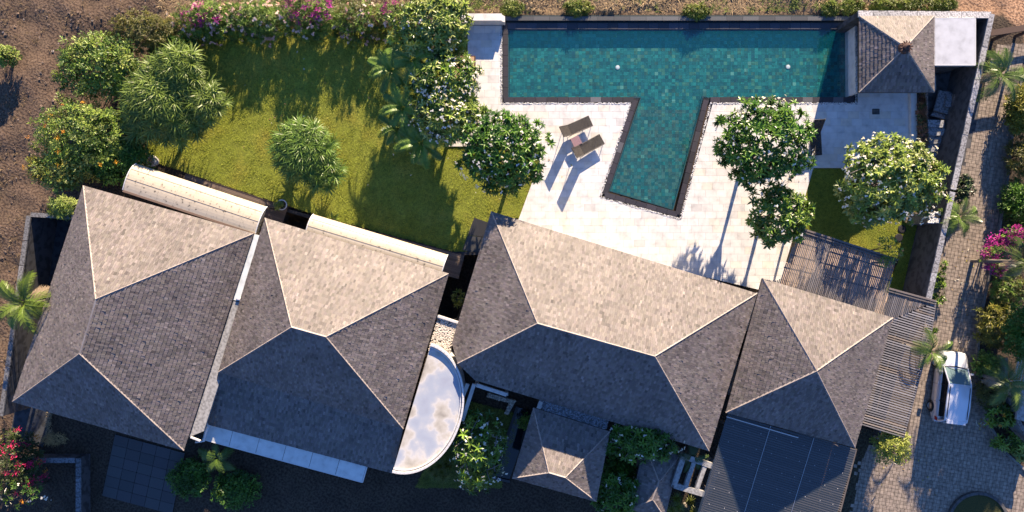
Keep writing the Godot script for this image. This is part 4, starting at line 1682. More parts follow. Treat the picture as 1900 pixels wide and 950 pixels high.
# ---------------------------------------------------------------- lawns
func make_lawns() -> void:
	var tuft := Shape.new()
	for k in 7:
		var a := rf(0, TAU)
		tuft.blade(Vector3(rf(-.05, .05), 0, rf(-.05, .05)), Vector3(cos(a), rf(0.5, 1.4), sin(a)), Vector3.UP, rf(0.05, 0.1), 0.014, 0.4, 2)
	var tm := tuft.mesh()
	tm.surface_set_material(0, M.blade)
	var main := outline([300, 70, 420, 55, 880, 50, 867, 262, 826, 264, 826, 273, 1012, 273, 963, 405, 912, 400, 862, 472, 606, 404, 534, 382, 345, 320, 285, 300, 250, 200])
	var side := outline([1508, 312, 1725, 312, 1722, 410, 1718, 430, 1690, 545, 1640, 545, 1668, 484, 1480, 424])
	var small := outline([862, 742, 965, 770, 930, 905, 770, 905, 800, 850])
	var nz := FastNoiseLite.new()
	nz.seed = 21
	nz.frequency = 0.9
	nz.fractal_octaves = 3
	for q in [["lawn", main, 46000, Color(0.275, 0.312, 0.032), "broad yellow-green lawn between the planting and the two leftmost houses"], ["lawn", side, 11000, Color(0.24, 0.28, 0.028), "small lawn between the terrace pergola and the flowering tree"], ["lawn", small, 4500, Color(0.12, 0.15, 0.02), "shade-coloured lawn of the bottom garden by the half-round roof"]]:  # bottom garden: its shade is put into a darker grass colour
		var s := Shape.new()
		s.col = q[3] * 0.62
		s.prism(q[1], -0.2, 0.008)
		var sod := setting(q[0], s, M.turf, q[4])
		var lo := Vector2(1e9, 1e9)
		var hi := -lo
		for p in q[1]:
			lo = lo.min(p)
			hi = hi.max(p)
		var xs := []
		var cl := []
		while xs.size() < q[2]:
			var p := Vector2(rf(lo.x, hi.x), rf(lo.y, hi.y))
			if not Geometry2D.is_point_in_polygon(p, q[1]):
				continue
			var n := nz.get_noise_2d(p.x, p.y)
			var sc := clampf(0.85 + n * 1.3 + rf(-.25, .25), 0.35, 1.7)
			xs.append(Transform3D(ground_turn(rf(0, 360)).scaled(Vector3(1.2, sc, 1.2) * rf(0.8, 1.25)), Vector3(p.x, 0.005, p.y)))
			var c: Color = q[3]
			var n2 := nz.get_noise_2d(p.x * .3 + 50, p.y * .3)
			c = c.lerp(Color(0.38, 0.335, 0.045), clampf(n2 * 1.2 + .0 + rf(-.15, .15), 0, 0.85))
			cl.append(tone(c, 0.22))
		copies(sod, "grass", tm, xs, cl, true)
	# stepping stones
	for k in [0, 1]:
		var at := site([1674, 1668][k], [425, 441][k], 0.05)
		var o := thing("stepping_stone", ["dark round-cornered stepping stone nearer the flowering tree", "dark round-cornered stepping stone nearer the terrace pergola"][k], "stepping stone", at, "stepping stones on the small lawn")
		var s := Shape.new()
		s.col = Color(0.028, 0.03, 0.034)
		s.lathe(at, [Vector2(0.0, .03), Vector2(.2, .03), Vector2(.25, .02), Vector2(.27, -.05)], 10)
		part(o, "stone", s, M.slate)


# ---------------------------------------------------------------- plants: leaf sprays, rosettes and fronds shared by all
func make_sprays() -> void:
	P.rosette = []
	for v in 3:
		var s := Shape.new()
		for k in 13:
			var a := TAU * k / 13.0 * 2.62 + rf(-.2, .2)
			var lift := lerpf(-0.25, 1.1, k / 12.0)
			s.col = Color(1, 1, 1) * rf(0.8, 1.12)
			s.leaf(Vector3.ZERO, Vector3(cos(a), lift, sin(a)), Vector3.UP, rf(0.24, 0.36), rf(0.075, 0.1), rf(0.1, 0.4), 3)
		P.rosette.append(s.mesh())
	P.spray = []
	for v in 3:
		var s := Shape.new()
		for k in 17:
			var d := Vector3(rf(-1, 1), rf(-.3, 1), rf(-1, 1)).normalized()
			s.col = Color(1, 1, 1) * rf(0.72, 1.15)
			s.leaf(d * rf(0.03, 0.2), d + Vector3(rf(-.7, .7), rf(-.2, .7), rf(-.7, .7)), Vector3.UP, rf(0.09, 0.17), rf(0.05, 0.085), 0.3, 2)
		P.spray.append(s.mesh())
	P.thin_spray = []
	for v in 3:
		var s := Shape.new()
		for k in 16:
			var a := rf(0, TAU)
			s.col = Color(1, 1, 1) * rf(0.72, 1.2)
			s.leaf(Vector3(0, rf(0, .14), 0), Vector3(cos(a), rf(0.1, 1.4), sin(a)), Vector3.UP, rf(0.14, 0.26), rf(0.028, 0.042), 0.35, 2)
		P.thin_spray.append(s.mesh())
	P.blossom = []
	for v in 2:
		var s := Shape.new()
		for f in 5:
			var c := Vector3(rf(-.09, .09), rf(0, .07), rf(-.09, .09))
			for k in 5:
				var a := TAU * k / 5.0 + f
				s.col = Color(1, 1, 1)
				s.blade(c, Vector3(cos(a), 0.45, sin(a)), Vector3.UP, 0.052, 0.05, 0.3, 2)
			s.col = Color(1.0, 0.75, 0.25)
			s.box(c + Vector3(0, .006, 0), Vector3(.007, 0, 0), Vector3(0, .006, 0), Vector3(0, 0, .007))
		P.blossom.append(s.mesh())
	P.bract = []
	for v in 2:
		var s := Shape.new()
		for k in 26:
			var d := Vector3(rf(-1, 1), rf(-.3, 1), rf(-1, 1))
			s.col = Color(1, 1, 1) * rf(0.7, 1.2)
			s.leaf(d * rf(0.05, 0.17), d + Vector3(0, .3, 0), Vector3.UP, rf(0.05, 0.08), 0.055, 0.2, 2)
		P.bract.append(s.mesh())
	for key in ["rosette", "spray", "thin_spray"]:
		for m in P[key]:
			m.surface_set_material(0, M.gloss_leaf if key == "rosette" else M.leaf)
	for key in ["blossom", "bract"]:
		for m in P[key]:
			m.surface_set_material(0, M.petal)
	# feather fronds
	P.frond = []
	P.fern = []
	for kind in 2:
		for v in 4:
			var s := Shape.new()
			var L := 1.7 if kind == 0 else 1.55
			var rise := [0.55, 0.25, 0.8, 0.4][v] as float
			var pts := []
			var rad := []
			for k in 9:
				var t := k / 8.0
				pts.append(Vector3(0, rise * L * (t - 0.9 * t * t) * 1.3 - (0.28 if kind == 0 else 0.2) * L * t * t * t, L * t * (1.0 - .12 * t)))
				rad.append(lerpf(0.022, 0.006, t))
			s.col = Color(1.35, 1.4, 0.9)
			s.tube(pts, rad, 4)
			var pairs := 30
			for k in pairs:
				var t := 0.1 + 0.9 * (k + 0.5) / pairs
				var i0 := mini(int(t * 8), 7)
				var p: Vector3 = pts[i0].lerp(pts[i0 + 1], t * 8 - i0)
				var along: Vector3 = (pts[i0 + 1] - pts[i0]).normalized()
				var ll := L * (0.36 if kind == 0 else 0.24) * pow(sin(PI * clampf(0.1 + t * 0.82, 0, 1)), 0.7) * rf(0.85, 1.1)
				for sd in [-1.0, 1.0]:
					s.col = Color(1, 1, 1) * rf(0.75, 1.2)
					var dir: Vector3 = Vector3(sd, 0.12 if kind == 0 else 0.5, 0) + along * (0.75 if kind == 0 else 0.45)
					s.blade(p, dir, Vector3.UP, ll, 0.034 if kind == 0 else 0.042, rf(0.25, 0.6), 2)
			var m := s.mesh()
			m.surface_set_material(0, M.gloss_leaf)
			(P.frond if kind == 0 else P.fern).append(m)
	# paddle leaf
	var sp := Shape.new()
	sp.leaf(Vector3.ZERO, Vector3(0, 0.7, 1), Vector3.UP, 0.75, 0.3, 0.45, 5, 0.12)
	P.paddle = sp.mesh()
	P.paddle.surface_set_material(0, M.gloss_leaf)
	# heads of stiff narrow leaves
	P.head = []
	for v in 3:
		var s := Shape.new()
		for k in 44:
			var a := k * 2.39996 + rf(-.1, .1)
			var lift := lerpf(-0.35, 1.5, k / 43.0)
			var f := rf(0.75, 1.2)
			s.col = Color(f, f, f * 0.95) * rf(0.75, 1.25)
			if rng.randf() < 0.12:
				s.col = Color(2.0, 1.55, 1.3)
			s.blade(Vector3(0, k * .002, 0), Vector3(cos(a), lift, sin(a)), Vector3.UP, rf(0.62, 0.92), 0.075, rf(0.12, 0.5), 3)
		var m := s.mesh()
		m.surface_set_material(0, M.leaf)
		P.head.append(m)


func upright(up: Vector3, size: float) -> Basis:
	var z := Vector3(rf(-1, 1), rf(-1, 1), rf(-1, 1)).cross(up).normalized()
	var x := up.cross(z).normalized()
	return Basis(x * size, up * size, z * size)


# scatters copies of small leaf meshes through a lumpy dome; c and r are the dome's centre and radii
func crown(o: Node3D, called: String, meshes: Array, c: Vector3, r: Vector3, count: int, cols: Array, size := 1.0, shell := 0.45, gaps := -0.32, out := 1.0) -> void:
	var nz := FastNoiseLite.new()
	nz.seed = rng.randi() % 10000
	nz.frequency = 0.9
	nz.fractal_octaves = 2
	var xs := []
	var cl := []
	for _v in meshes.size():
		xs.append([])
		cl.append([])
	var tries := 0
	var done := 0
	while done < count and tries < count * 6:
		tries += 1
		var d := Vector3(rng.randfn(), rng.randfn(), rng.randfn()).normalized()
		if d.y < -0.45:
			continue
		var n := nz.get_noise_3dv(d * 2.0)
		if nz.get_noise_3dv(d * 3.2 + Vector3(40, 0, 0)) < gaps:
			continue
		var k := (1.0 + 0.45 * n) * (1.0 - shell * pow(rng.randf(), 2.2)) * out
		var at := c + Vector3(d.x * r.x, d.y * r.y, d.z * r.z) * k
		if at.y < 0.06:
			continue
		var v := rng.randi() % meshes.size()
		var up := (d + Vector3(rf(-.45, .45), 0.7, rf(-.45, .45))).normalized()
		xs[v].append(Transform3D(upright(up, size * rf(0.75, 1.25)), at - o.position))
		var a: Color = cols[rng.randi() % cols.size()]
		cl[v].append(tone(a, 0.2))
		done += 1
	for v in meshes.size():
		if xs[v].size():
			copies(o, called, meshes[v], xs[v], cl[v], true)


func limbs(o: Node3D, base: Vector3, c: Vector3, r: Vector3, thick: float, forks := 5, tint := Color(0.26, 0.23, 0.2)) -> void:
	var s := Shape.new()
	s.col = tint
	var low := c - Vector3(0, r.y * 0.75, 0)
	var split := base.lerp(Vector3(lerpf(base.x, low.x, .6), maxf(low.y, base.y + 0.35), lerpf(base.z, low.z, .6)), 0.7)
	s.tube([base - Vector3(0, .1, 0), base.lerp(split, 0.5) + Vector3(rf(-.05, .05), 0, rf(-.05, .05)), split], [thick * 1.2, thick, thick * .85], 8)
	part(o, "trunk", s, M.bark)
	s = Shape.new()
	s.col = tint
	for k in forks:
		var a := TAU * k / forks + rf(-.3, .3)
		var q := c + Vector3(cos(a) * r.x * .55, rf(-.1, .25) * r.y, sin(a) * r.z * .55)
		var mid := split.lerp(q, 0.5) + Vector3(0, rf(.0, .25), 0)
		s.tube([split, mid, q], [thick * .75, thick * .55, thick * .4], 6)
		for j in 3:
			var b := a + (j - 1) * 0.7
			var e := c + Vector3(cos(b) * r.x * rf(.75, .95), rf(.0, .55) * r.y, sin(b) * r.z * rf(.75, .95))
			s.tube([q, q.lerp(e, .5) + Vector3(0, .12, 0), e], [thick * .4, thick * .28, thick * .16], 5)
	part(o, "branches", s, M.bark)


func frangipani(label: String, u: float, v: float, ru: float, rv: float, hc: float, ry: float, count: int, cols: Array, flowers: int, base_shift := Vector3.ZERO, called := "flowering_tree") -> Node3D:
	var c := site(u, v, hc)
	var k := (EYE - hc) / FOCAL
	var r := Vector3(ru * k, ry, rv * k)
	var base := Vector3(c.x, 0, c.z) + base_shift
	var o := thing(called, label, "tree", base, "white-flowered trees of the garden")
	limbs(o, base, c, r, 0.11, 5)
	crown(o, "crown", P.rosette, c, r * 0.93, int(count * 1.45), cols, 1.0, 0.5, -0.42)
	if flowers:
		crown(o, "flowers", P.blossom, c, r * 0.97, flowers, [Color(0.8, 0.78, 0.68), Color(0.74, 0.74, 0.7), Color(0.8, 0.75, 0.55)], 0.95, 0.12, -0.3, 1.02)
	return o


func shrub(called: String, label: String, category: String, u: float, v: float, ru: float, rv: float, hc: float, ry: float, kind: String, count: int, cols: Array, size := 1.0, extra := [], group := "", stems := true) -> Node3D:
	var c := site(u, v, hc)
	var k := (EYE - hc) / FOCAL
	var r := Vector3(ru * k, ry, rv * k)
	var o := thing(called, label, category, Vector3(c.x, 0, c.z), group)
	if stems:
		var s := Shape.new()
		s.col = Color(0.2, 0.16, 0.12)
		for j in 6:
			var a := TAU * j / 6.0 + rf(-.3, .3)
			var q := c + Vector3(cos(a) * r.x * .6, r.y * .3, sin(a) * r.z * .6)
			s.tube([o.position + Vector3(cos(a) * .06, -.05, sin(a) * .06), o.position.lerp(q, .5) + Vector3(0, .15, 0), q], [.035, .025, .012], 5)
		part(o, "stems", s, M.bark)
	crown(o, "foliage", P[kind], c, r * 0.93, count, cols, size, 0.6, -0.36)
	for e in extra:   # [called, mesh kind, count, colours, size]
		crown(o, e[0], P[e[1]], c, r, e[2], e[3], e[4], 0.12, -0.2, 1.0)
	return o


func palm(label: String, u: float, v: float, hc: float, fronds: int, scale: float, col: Color, kind := "frond", dead := 2, called := "palm", trunk := true, lift := 0.0) -> Node3D:
	var c := site(u, v, hc)
	var o := thing(called, label, "palm" if called == "palm" else "plant", Vector3(c.x, 0, c.z))
	if trunk:
		var s := Shape.new()
		var pts := []
		var rad := []
		for k in 12:
			pts.append(Vector3(c.x, lerpf(-.1, hc, k / 11.0), c.z))
			rad.append(0.11 + (0.02 if k % 2 else 0.0) - 0.03 * k / 11.0)
		s.col = Color(0.24, 0.21, 0.18)
		s.tube(pts, rad, 8)
		part(o, "trunk", s, M.bark)
	var mats := []
	for q in 3:
		var m: StandardMaterial3D = M.gloss_leaf.duplicate()
		m.albedo_color = tone(col, 0.22).linear_to_srgb()
		mats.append(m)
	var dry: StandardMaterial3D = M.gloss_leaf.duplicate()
	dry.albedo_color = Color(0.30, 0.23, 0.16).linear_to_srgb()
	for k in fronds:
		var a := k * 2.39996 + rf(-.2, .2)
		var t := float(k) / fronds
		var old := k < dead
		var b := Basis(Vector3.UP, a) * Basis(Vector3.RIGHT, lerpf(0.45, -0.75, t) + lift)
		var f := shared(o, "frond", P[kind][k % 4], Transform3D(b.scaled(Vector3.ONE * scale * rf(0.85, 1.1) * (0.8 if old else 1.0)), c - o.position + Vector3(0, t * .08, 0)))
		f.set_surface_override_material(0, dry if old else mats[k % 3])
	return o


func screw_pine(label: String, heads: Array, hc: float, col: Color, scale: float, trunk_marks: Array, r: float) -> Node3D:
	var mid := site(heads[0][0], heads[0][1], hc)
	var base := Vector3(mid.x, 0, mid.z)
	if trunk_marks:
		base = site(trunk_marks[0], trunk_marks[1], 0)
	var o := thing("screw_pine", label, "tree", base)
	var s := Shape.new()
	s.col = Color(0.27, 0.24, 0.2)
	var fork := Vector3(lerpf(base.x, mid.x, .5), hc * 0.45, lerpf(base.z, mid.z, .5))
	s.tube([base - Vector3(0, .1, 0), fork], [.14, .11], 8)
	var mats := []
	for q in 4:
		var m: StandardMaterial3D = M.leaf.duplicate()
		m.albedo_color = tone(col, 0.25).linear_to_srgb()
		mats.append(m)
	var i := 0
	for h in heads:   # [u, v, spread in marks, number of leaf heads, height]
		var c := site(h[0], h[1], h[4])
		s.tube([fork, fork.lerp(c, .6) + Vector3(0, .1, 0), c], [.09, .07, .05], 6)
		var k: float = (EYE - h[4]) / FOCAL
		for j in int(h[3]):
			var a := j * 2.39996
			var t := sqrt((j + 0.3) / float(h[3]))
			var d := Vector3(cos(a) * t, sqrt(maxf(1.0 - t * t, 0)) * 0.8, sin(a) * t)
			var at: Vector3 = c + Vector3(d.x, d.y - .2, d.z) * float(h[2]) * k * 0.7
			var up := (d + Vector3(0, .55, 0)).normalized()
			var f := shared(o, "leaf_head", P.head[i % 3], Transform3D(upright(up, scale * rf(0.85, 1.15)), at - o.position))
			f.set_surface_override_material(0, mats[rng.randi() % 4])
			s.tube([c - Vector3(0, .1, 0), at], [.045, .035], 5)
			i += 1
	part(o, "trunk", s, M.bark)
	return o


func make_plants() -> void:
	make_sprays()
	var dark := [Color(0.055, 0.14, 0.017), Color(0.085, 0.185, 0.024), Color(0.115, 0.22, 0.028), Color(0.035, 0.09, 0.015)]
	var mid := [Color(0.11, 0.19, 0.024), Color(0.15, 0.25, 0.032), Color(0.2, 0.29, 0.045), Color(0.065, 0.12, 0.024)]
	var light := [Color(0.24, 0.32, 0.055), Color(0.19, 0.27, 0.045), Color(0.29, 0.34, 0.09), Color(0.12, 0.18, 0.035)]
	var olive := [Color(0.12, 0.125, 0.025), Color(0.16, 0.15, 0.03), Color(0.08, 0.085, 0.02)]
	var yellow := [Color(0.2, 0.2, 0.025), Color(0.26, 0.24, 0.04), Color(0.13, 0.15, 0.02)]
	var magenta := [Color(0.45, 0.02, 0.25), Color(0.55, 0.03, 0.36), Color(0.35, 0.015, 0.2)]
	var pinkish := [Color(0.6, 0.42, 0.36), Color(0.66, 0.56, 0.5), Color(0.5, 0.3, 0.25)]
	var orange := [Color(0.85, 0.35, 0.03), Color(0.9, 0.48, 0.04)]
	# white-flowered trees
	frangipani("bright green flowering tree at the top corner where lawn meets white wall", 800, 47, 72, 60, 3.4, 1.3, 330, light, 45)
	frangipani("flowering tree shading the tan daybed at the left of the deck", 826, 148, 62, 55, 3.0, 1.2, 250, mid + light, 190)
	frangipani("densely white-flowered tree below the daybed at the lawn edge", 832, 214, 62, 50, 2.9, 1.1, 250, light, 270)
	frangipani("dark glossy white-flowered tree beside the two sun loungers", 933, 281, 80, 72, 3.4, 1.4, 380, dark, 140, Vector3(0.4, 0, 1.2))
	frangipani("large dark glossy white-flowered tree standing on the deck right of the pool stem", 1420, 266, 88, 80, 3.9, 1.5, 420, dark, 150, Vector3(-0.2, 0, 1.2))
	frangipani("lower flowering tree overhanging the corner of the terrace pergola", 1446, 398, 55, 55, 3.0, 1.2, 210, mid, 28)
	frangipani("pale bushy tree covered in cream flowers on the small lawn", 1652, 336, 94, 80, 3.3, 1.5, 560, light, 360)
	frangipani("sparse white-flowered tree with bare grey limbs in the shaded bottom garden", 888, 838, 50, 72, 2.4, 0.9, 105, mid, 110)
	frangipani("white-flowered tree between the longest house and the small garden pavilion", 1192, 820, 68, 34, 2.9, 0.8, 170, dark, 60, Vector3(0, 0, 1.0))
	frangipani("low white-flowered tree at the bottom edge right of the small pavilion", 1146, 922, 42, 42, 2.0, 0.8, 100, dark, 26)
	# far planting of the main lawn
	shrub("oleander_bush", "pale pink and white flowering hedge bush left of the magenta bougainvillea on the bank", "bush", 392, 44, 66, 34, 0.75, 1.1, "thin_spray", 640, mid, 1.0, [["flowers", "blossom", 130, pinkish, 1.4]], "flowering bushes behind the main lawn")
	shrub("oleander_bush", "pink-tinged flowering hedge bush at the middle of the far lawn edge", "bush", 478, 40, 58, 36, 0.75, 1.1, "thin_spray", 600, mid, 1.0, [["flowers", "blossom", 90, pinkish, 1.4]], "flowering bushes behind the main lawn")
	shrub("oleander_bush", "green hedge bush under the largest magenta bougainvillea behind the lawn", "bush", 575, 40, 66, 30, 0.7, 1.05, "thin_spray", 600, mid, 1.0, [["flowers", "blossom", 50, pinkish, 1.4]], "flowering bushes behind the main lawn")
	shrub("oleander_bush", "reddish-stemmed hedge bush next to the bright green flowering tree", "bush", 678, 42, 58, 34, 0.75, 1.1, "thin_spray", 560, olive + mid, 1.0, [["flowers", "blossom", 60, pinkish, 1.4]], "flowering bushes behind the main lawn")
	shrub("bougainvillea", "magenta bougainvillea spray at the left of the lawn hedge", "bougainvillea", 374, 28, 34, 18, 2.0, 0.4, "spray", 60, mid, 0.9, [["flowers", "bract", 34, magenta, 0.9]], "bougainvilleas behind the main lawn")
	shrub("bougainvillea", "largest magenta bougainvillea in the middle of the lawn hedge", "bougainvillea", 572, 12, 44, 26, 2.0, 0.5, "spray", 60, mid, 0.9, [["flowers", "bract", 80, magenta, 0.9]], "bougainvilleas behind the main lawn")
	shrub("bougainvillea", "small magenta bougainvillea beside the bright green flowering tree", "bougainvillea", 732, 22, 22, 16, 1.9, 0.35, "spray", 40, mid, 0.8, [["flowers", "bract", 34, magenta, 0.9]], "bougainvilleas behind the main lawn")
	shrub("feathery_shrub", "olive-brown feathery shrub at the top left corner of the garden", "shrub", 268, 62, 58, 36, 1.4, 1.0, "thin_spray", 560, olive, 1.0)
	shrub("leafy_shrub", "pale green broad-leaved shrub on the bare soil side of the garden", "shrub", 186, 122, 78, 56, 1.7, 1.2, "spray", 620, light + mid, 1.25)
	shrub("orange_shrub", "big shrub dotted with orange flowers above the leftmost house", "shrub", 152, 252, 78, 66, 2.0, 1.4, "spray", 900, light + mid, 1.0, [["flowers", "bract", 26, orange, 0.8]])
	shrub("orange_shrub", "smaller yellow-green shrub with orange flowers at the leftmost house's roof tip", "shrub", 112, 318, 56, 34, 1.7, 1.0, "spray", 380, yellow + light, 1.1, [["flowers", "bract", 12, orange, 0.8]])
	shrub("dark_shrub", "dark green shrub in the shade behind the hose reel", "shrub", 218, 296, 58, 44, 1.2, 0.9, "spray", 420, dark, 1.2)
	shrub("corner_shrub", "drooping bright green shrub over the end of the boundary wall", "shrub", 118, 382, 26, 18, 2.4, 0.5, "thin_spray", 120, light, 1.2)
	shrub("soil_shrub", "lone green shrub on the bare soil at the left picture edge", "shrub", 6, 104, 26, 14, 0.8, 0.5, "spray", 120, light, 1.1)
	shrub("ground_shrub", "dark undergrowth shrub behind the spiky trees at the lawn corner", "shrub", 318, 92, 40, 34, 0.9, 0.7, "spray", 300, dark, 1.1)
	# spiky trees
	screw_pine("broad clump of spiky screw pines at the left of the main lawn", [[296, 190, 84, 52, 2.2], [330, 128, 50, 20, 2.7], [386, 196, 42, 14, 2.4], [272, 226, 54, 18, 1.7], [330, 232, 50, 16, 1.6], [352, 162, 44, 14, 2.3], [300, 146, 44, 12, 2.4], [358, 222, 40, 12, 1.9]], 2.3, Color(0.125, 0.185, 0.032), 1.0, [352, 250], 1.5)
	screw_pine("lone round spiky screw pine in the middle of the main lawn", [[564, 282, 76, 50, 1.6], [602, 320, 42, 15, 1.5]], 1.6, Color(0.095, 0.165, 0.026), 0.95, [594, 340], 1.2)
	# feathery plants at the tree foot
	for q in [[728, 132, 2.6, 13, 1.1, "dark feathery cycad palm nearest the bright green flowering tree"], [768, 112, 3.2, 10, 1.1, "feathery cycad palm with one bright frond under the daybed tree"], [748, 202, 2.4, 13, 1.05, "feathery cycad palm beside the main lawn's right edge, middle of the clump"], [782, 266, 2.3, 14, 1.1, "yellow-green feathery cycad palm closest to the dark tree by the loungers"], [738, 240, 1.8, 11, 0.95, "low dark cycad palm reaching furthest into the lawn"]]:
		palm(q[5], q[0], q[1], q[2], q[3], q[4], Color(0.13, 0.22, 0.032), "fern", 0, "cycad_palm", true, 0.1).set_meta("group", "cycad palms beside the main lawn")
	# lane palms and verge
	palm("green palm beside the lane at the top right near the gate", 1853, 140, 2.6, 13, 1.05, Color(0.09, 0.15, 0.025), "frond", 4)
	palm("green palm on the lane side of the mottled wall pier", 1776, 404, 2.2, 12, 0.85, Color(0.10, 0.16, 0.028), "frond", 2)
	palm("green palm between the lane pergola and the car", 1727, 652, 2.9, 9, 0.85, Color(0.09, 0.15, 0.025), "frond", 2)
	palm("yellow-green palm at the left picture edge over the boundary wall", 48, 562, 3.2, 13, 1.15, Color(0.12, 0.18, 0.025), "frond", 3)
	palm("tall palm with pale trunk on the right verge beside the bougainvillea", 1896, 485, 4.2, 12, 1.0, Color(0.08, 0.12, 0.03), "frond", 3)
	palm("palm over the curved wall on the right verge opposite the car", 1868, 708, 3.0, 12, 1.0, Color(0.10, 0.15, 0.03), "frond", 3)
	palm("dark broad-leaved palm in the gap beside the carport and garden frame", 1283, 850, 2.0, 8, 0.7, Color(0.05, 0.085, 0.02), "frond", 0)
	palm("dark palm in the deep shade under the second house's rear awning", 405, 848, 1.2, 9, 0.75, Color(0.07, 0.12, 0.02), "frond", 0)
	# single spiky plants in the bottom garden
	for q in [[816, 872, 1.0, "yellow-green spiky plant below the half-round roof", 6], [1252, 936, 1.0, "yellow-green spiky plant at the bottom edge below the garden frame", 4], [1278, 946, 0.9, "smaller spiky plant at the bottom edge left of the carport", 3]]:
		screw_pine(q[3], [[q[0], q[1], 24, q[4], q[2]]], q[2], Color(0.12, 0.14, 0.02), 0.62, [], 0.5).set_meta("category", "plant")
	shrub("garden_shrub", "dark leafy shrub at the left edge of the shaded bottom garden", "shrub", 862, 790, 34, 34, 0.9, 0.6, "rosette", 60, dark, 1.0)
	shrub("garden_shrub", "tiny bright shrub beside the small pavilion's top left corner", "shrub", 972, 783, 13, 11, 0.8, 0.35, "spray", 45, mid, 0.8)
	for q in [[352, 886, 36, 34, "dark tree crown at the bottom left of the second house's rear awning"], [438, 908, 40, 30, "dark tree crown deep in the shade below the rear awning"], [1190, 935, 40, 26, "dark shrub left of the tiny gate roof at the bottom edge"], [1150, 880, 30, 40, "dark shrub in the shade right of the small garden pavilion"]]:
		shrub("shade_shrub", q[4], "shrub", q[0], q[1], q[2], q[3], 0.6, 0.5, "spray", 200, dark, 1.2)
	# bottom left bougainvillea and vine
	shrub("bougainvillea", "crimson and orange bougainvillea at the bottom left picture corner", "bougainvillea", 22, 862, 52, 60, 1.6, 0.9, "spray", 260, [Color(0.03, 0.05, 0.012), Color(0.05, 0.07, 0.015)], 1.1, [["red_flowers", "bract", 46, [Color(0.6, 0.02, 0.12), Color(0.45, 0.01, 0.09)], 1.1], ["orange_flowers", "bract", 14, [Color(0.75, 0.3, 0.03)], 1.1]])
	shrub("white_vine", "tangled vine with a few white flowers at the bottom left corner", "vine", 38, 918, 42, 24, 2.2, 0.4, "thin_spray", 40, dark, 0.8, [["flowers", "blossom", 12, [Color(0.85, 0.85, 0.78)], 1.1]])
	# right verge
	var vg := "planting on the right verge of the lane"
	shrub("verge_shrub", "yellow-green shrub on the lane verge nearest the gate", "shrub", 1893, 205, 22, 44, 1.0, 0.8, "spray", 360, yellow, 1.1, [], vg)
	shrub("verge_shrub", "olive shrub on the verge opposite the flowering tree", "shrub", 1893, 292, 24, 36, 0.8, 0.6, "thin_spray", 300, olive, 1.0, [], vg)
	shrub("verge_shrub", "dark shaded shrub on the verge above the bougainvillea", "shrub", 1888, 378, 24, 46, 0.8, 0.6, "spray", 340, dark, 1.1, [], vg)
	shrub("bougainvillea", "bright magenta bougainvillea hanging over the lane from the verge", "bougainvillea", 1848, 474, 22, 34, 1.2, 0.5, "spray", 60, mid, 0.9, [["flowers", "bract", 80, magenta, 1.0]], "bougainvilleas on the lane verge")
	shrub("bougainvillea", "magenta bougainvillea furthest back on the verge beside the tall palm", "bougainvillea", 1882, 440, 18, 18, 1.5, 0.4, "spray", 40, mid, 0.9, [["flowers", "bract", 50, magenta, 1.0]], "bougainvilleas on the lane verge")
	shrub("verge_shrub", "green and yellow shrub on the verge below the bougainvillea", "shrub", 1868, 535, 30, 38, 0.8, 0.6, "thin_spray", 360, olive + mid, 1.0, [], vg)
	shrub("verge_shrub", "golden-leaved shrub in the middle of the right verge", "shrub", 1850, 606, 32, 42, 0.8, 0.65, "thin_spray", 460, yellow + olive, 1.1, [], vg)
	shrub("verge_tree", "bright green round tree cut by the right picture edge", "tree", 1905, 618, 30, 54, 2.6, 1.4, "spray", 500, [Color(0.06, 0.15, 0.02), Color(0.09, 0.19, 0.03)], 1.1)
	shrub("verge_shrub", "small green shrub at the front end of the curved wall", "shrub", 1830, 676, 20, 20, 0.9, 0.6, "spray", 160, mid, 1.0, [], vg)
	shrub("verge_shrub", "brownish low shrub on the verge beside the car", "shrub", 1838, 730, 24, 26, 0.8, 0.5, "thin_spray", 200, olive, 1.0, [], vg)
	shrub("verge_shrub", "green shrub with orange flowers on the verge below the palm", "shrub", 1858, 772, 26, 24, 0.9, 0.6, "rosette", 60, mid, 1.0, [["flowers", "bract", 5, orange, 0.8]], vg)
	shrub("verge_shrub", "leafy low shrub at the lower end of the verge", "shrub", 1872, 822, 24, 16, 0.7, 0.4, "rosette", 36, mid, 0.9, [], vg)
	shrub("verge_shrub", "pale leafy shrub at the lower right edge below the curved wall", "shrub", 1896, 838, 18, 16, 0.8, 0.4, "rosette", 30, light, 0.9, [], vg)
	# tall tree outside the frame whose shade lies over the lower lane
	frangipani("tall spreading tree beyond the right verge shading the lower lane", 2052, 400, 100, 95, 5.6, 1.9, 520, dark, 20, Vector3.ZERO, "shade_tree")
	# plants at the foot of the lane wall
	var wg := "small plants along the lane wall"
	shrub("wall_shrub", "grey-green shrub against the lane wall above the palm", "shrub", 1787, 350, 18, 24, 0.9, 0.6, "rosette", 60, [Color(0.07, 0.10, 0.04), Color(0.05, 0.08, 0.03)], 0.8, [], wg)
	var i := 0
	for q in [[1750, 492, 9], [1745, 512, 10], [1741, 528, 13], [1738, 543, 13], [1743, 559, 12], [1732, 610, 10]]:
		shrub("wall_plant", ["tiny weed at the lane wall, furthest from the pergola", "tiny weed at the lane wall, second from the palm", "leafy plant at the lane wall, larger and brighter of the pair in the middle", "leafy dark plant at the lane wall just above the pergola tip's neighbour", "leafy plant right at the tip of the pergola", "small plant poking out beside the lane pergola's edge"][i], "plant", q[0], q[1], q[2], q[2] * .85, 0.35, 0.25, "rosette", 9, mid, 0.7, [], wg, false)
		i += 1
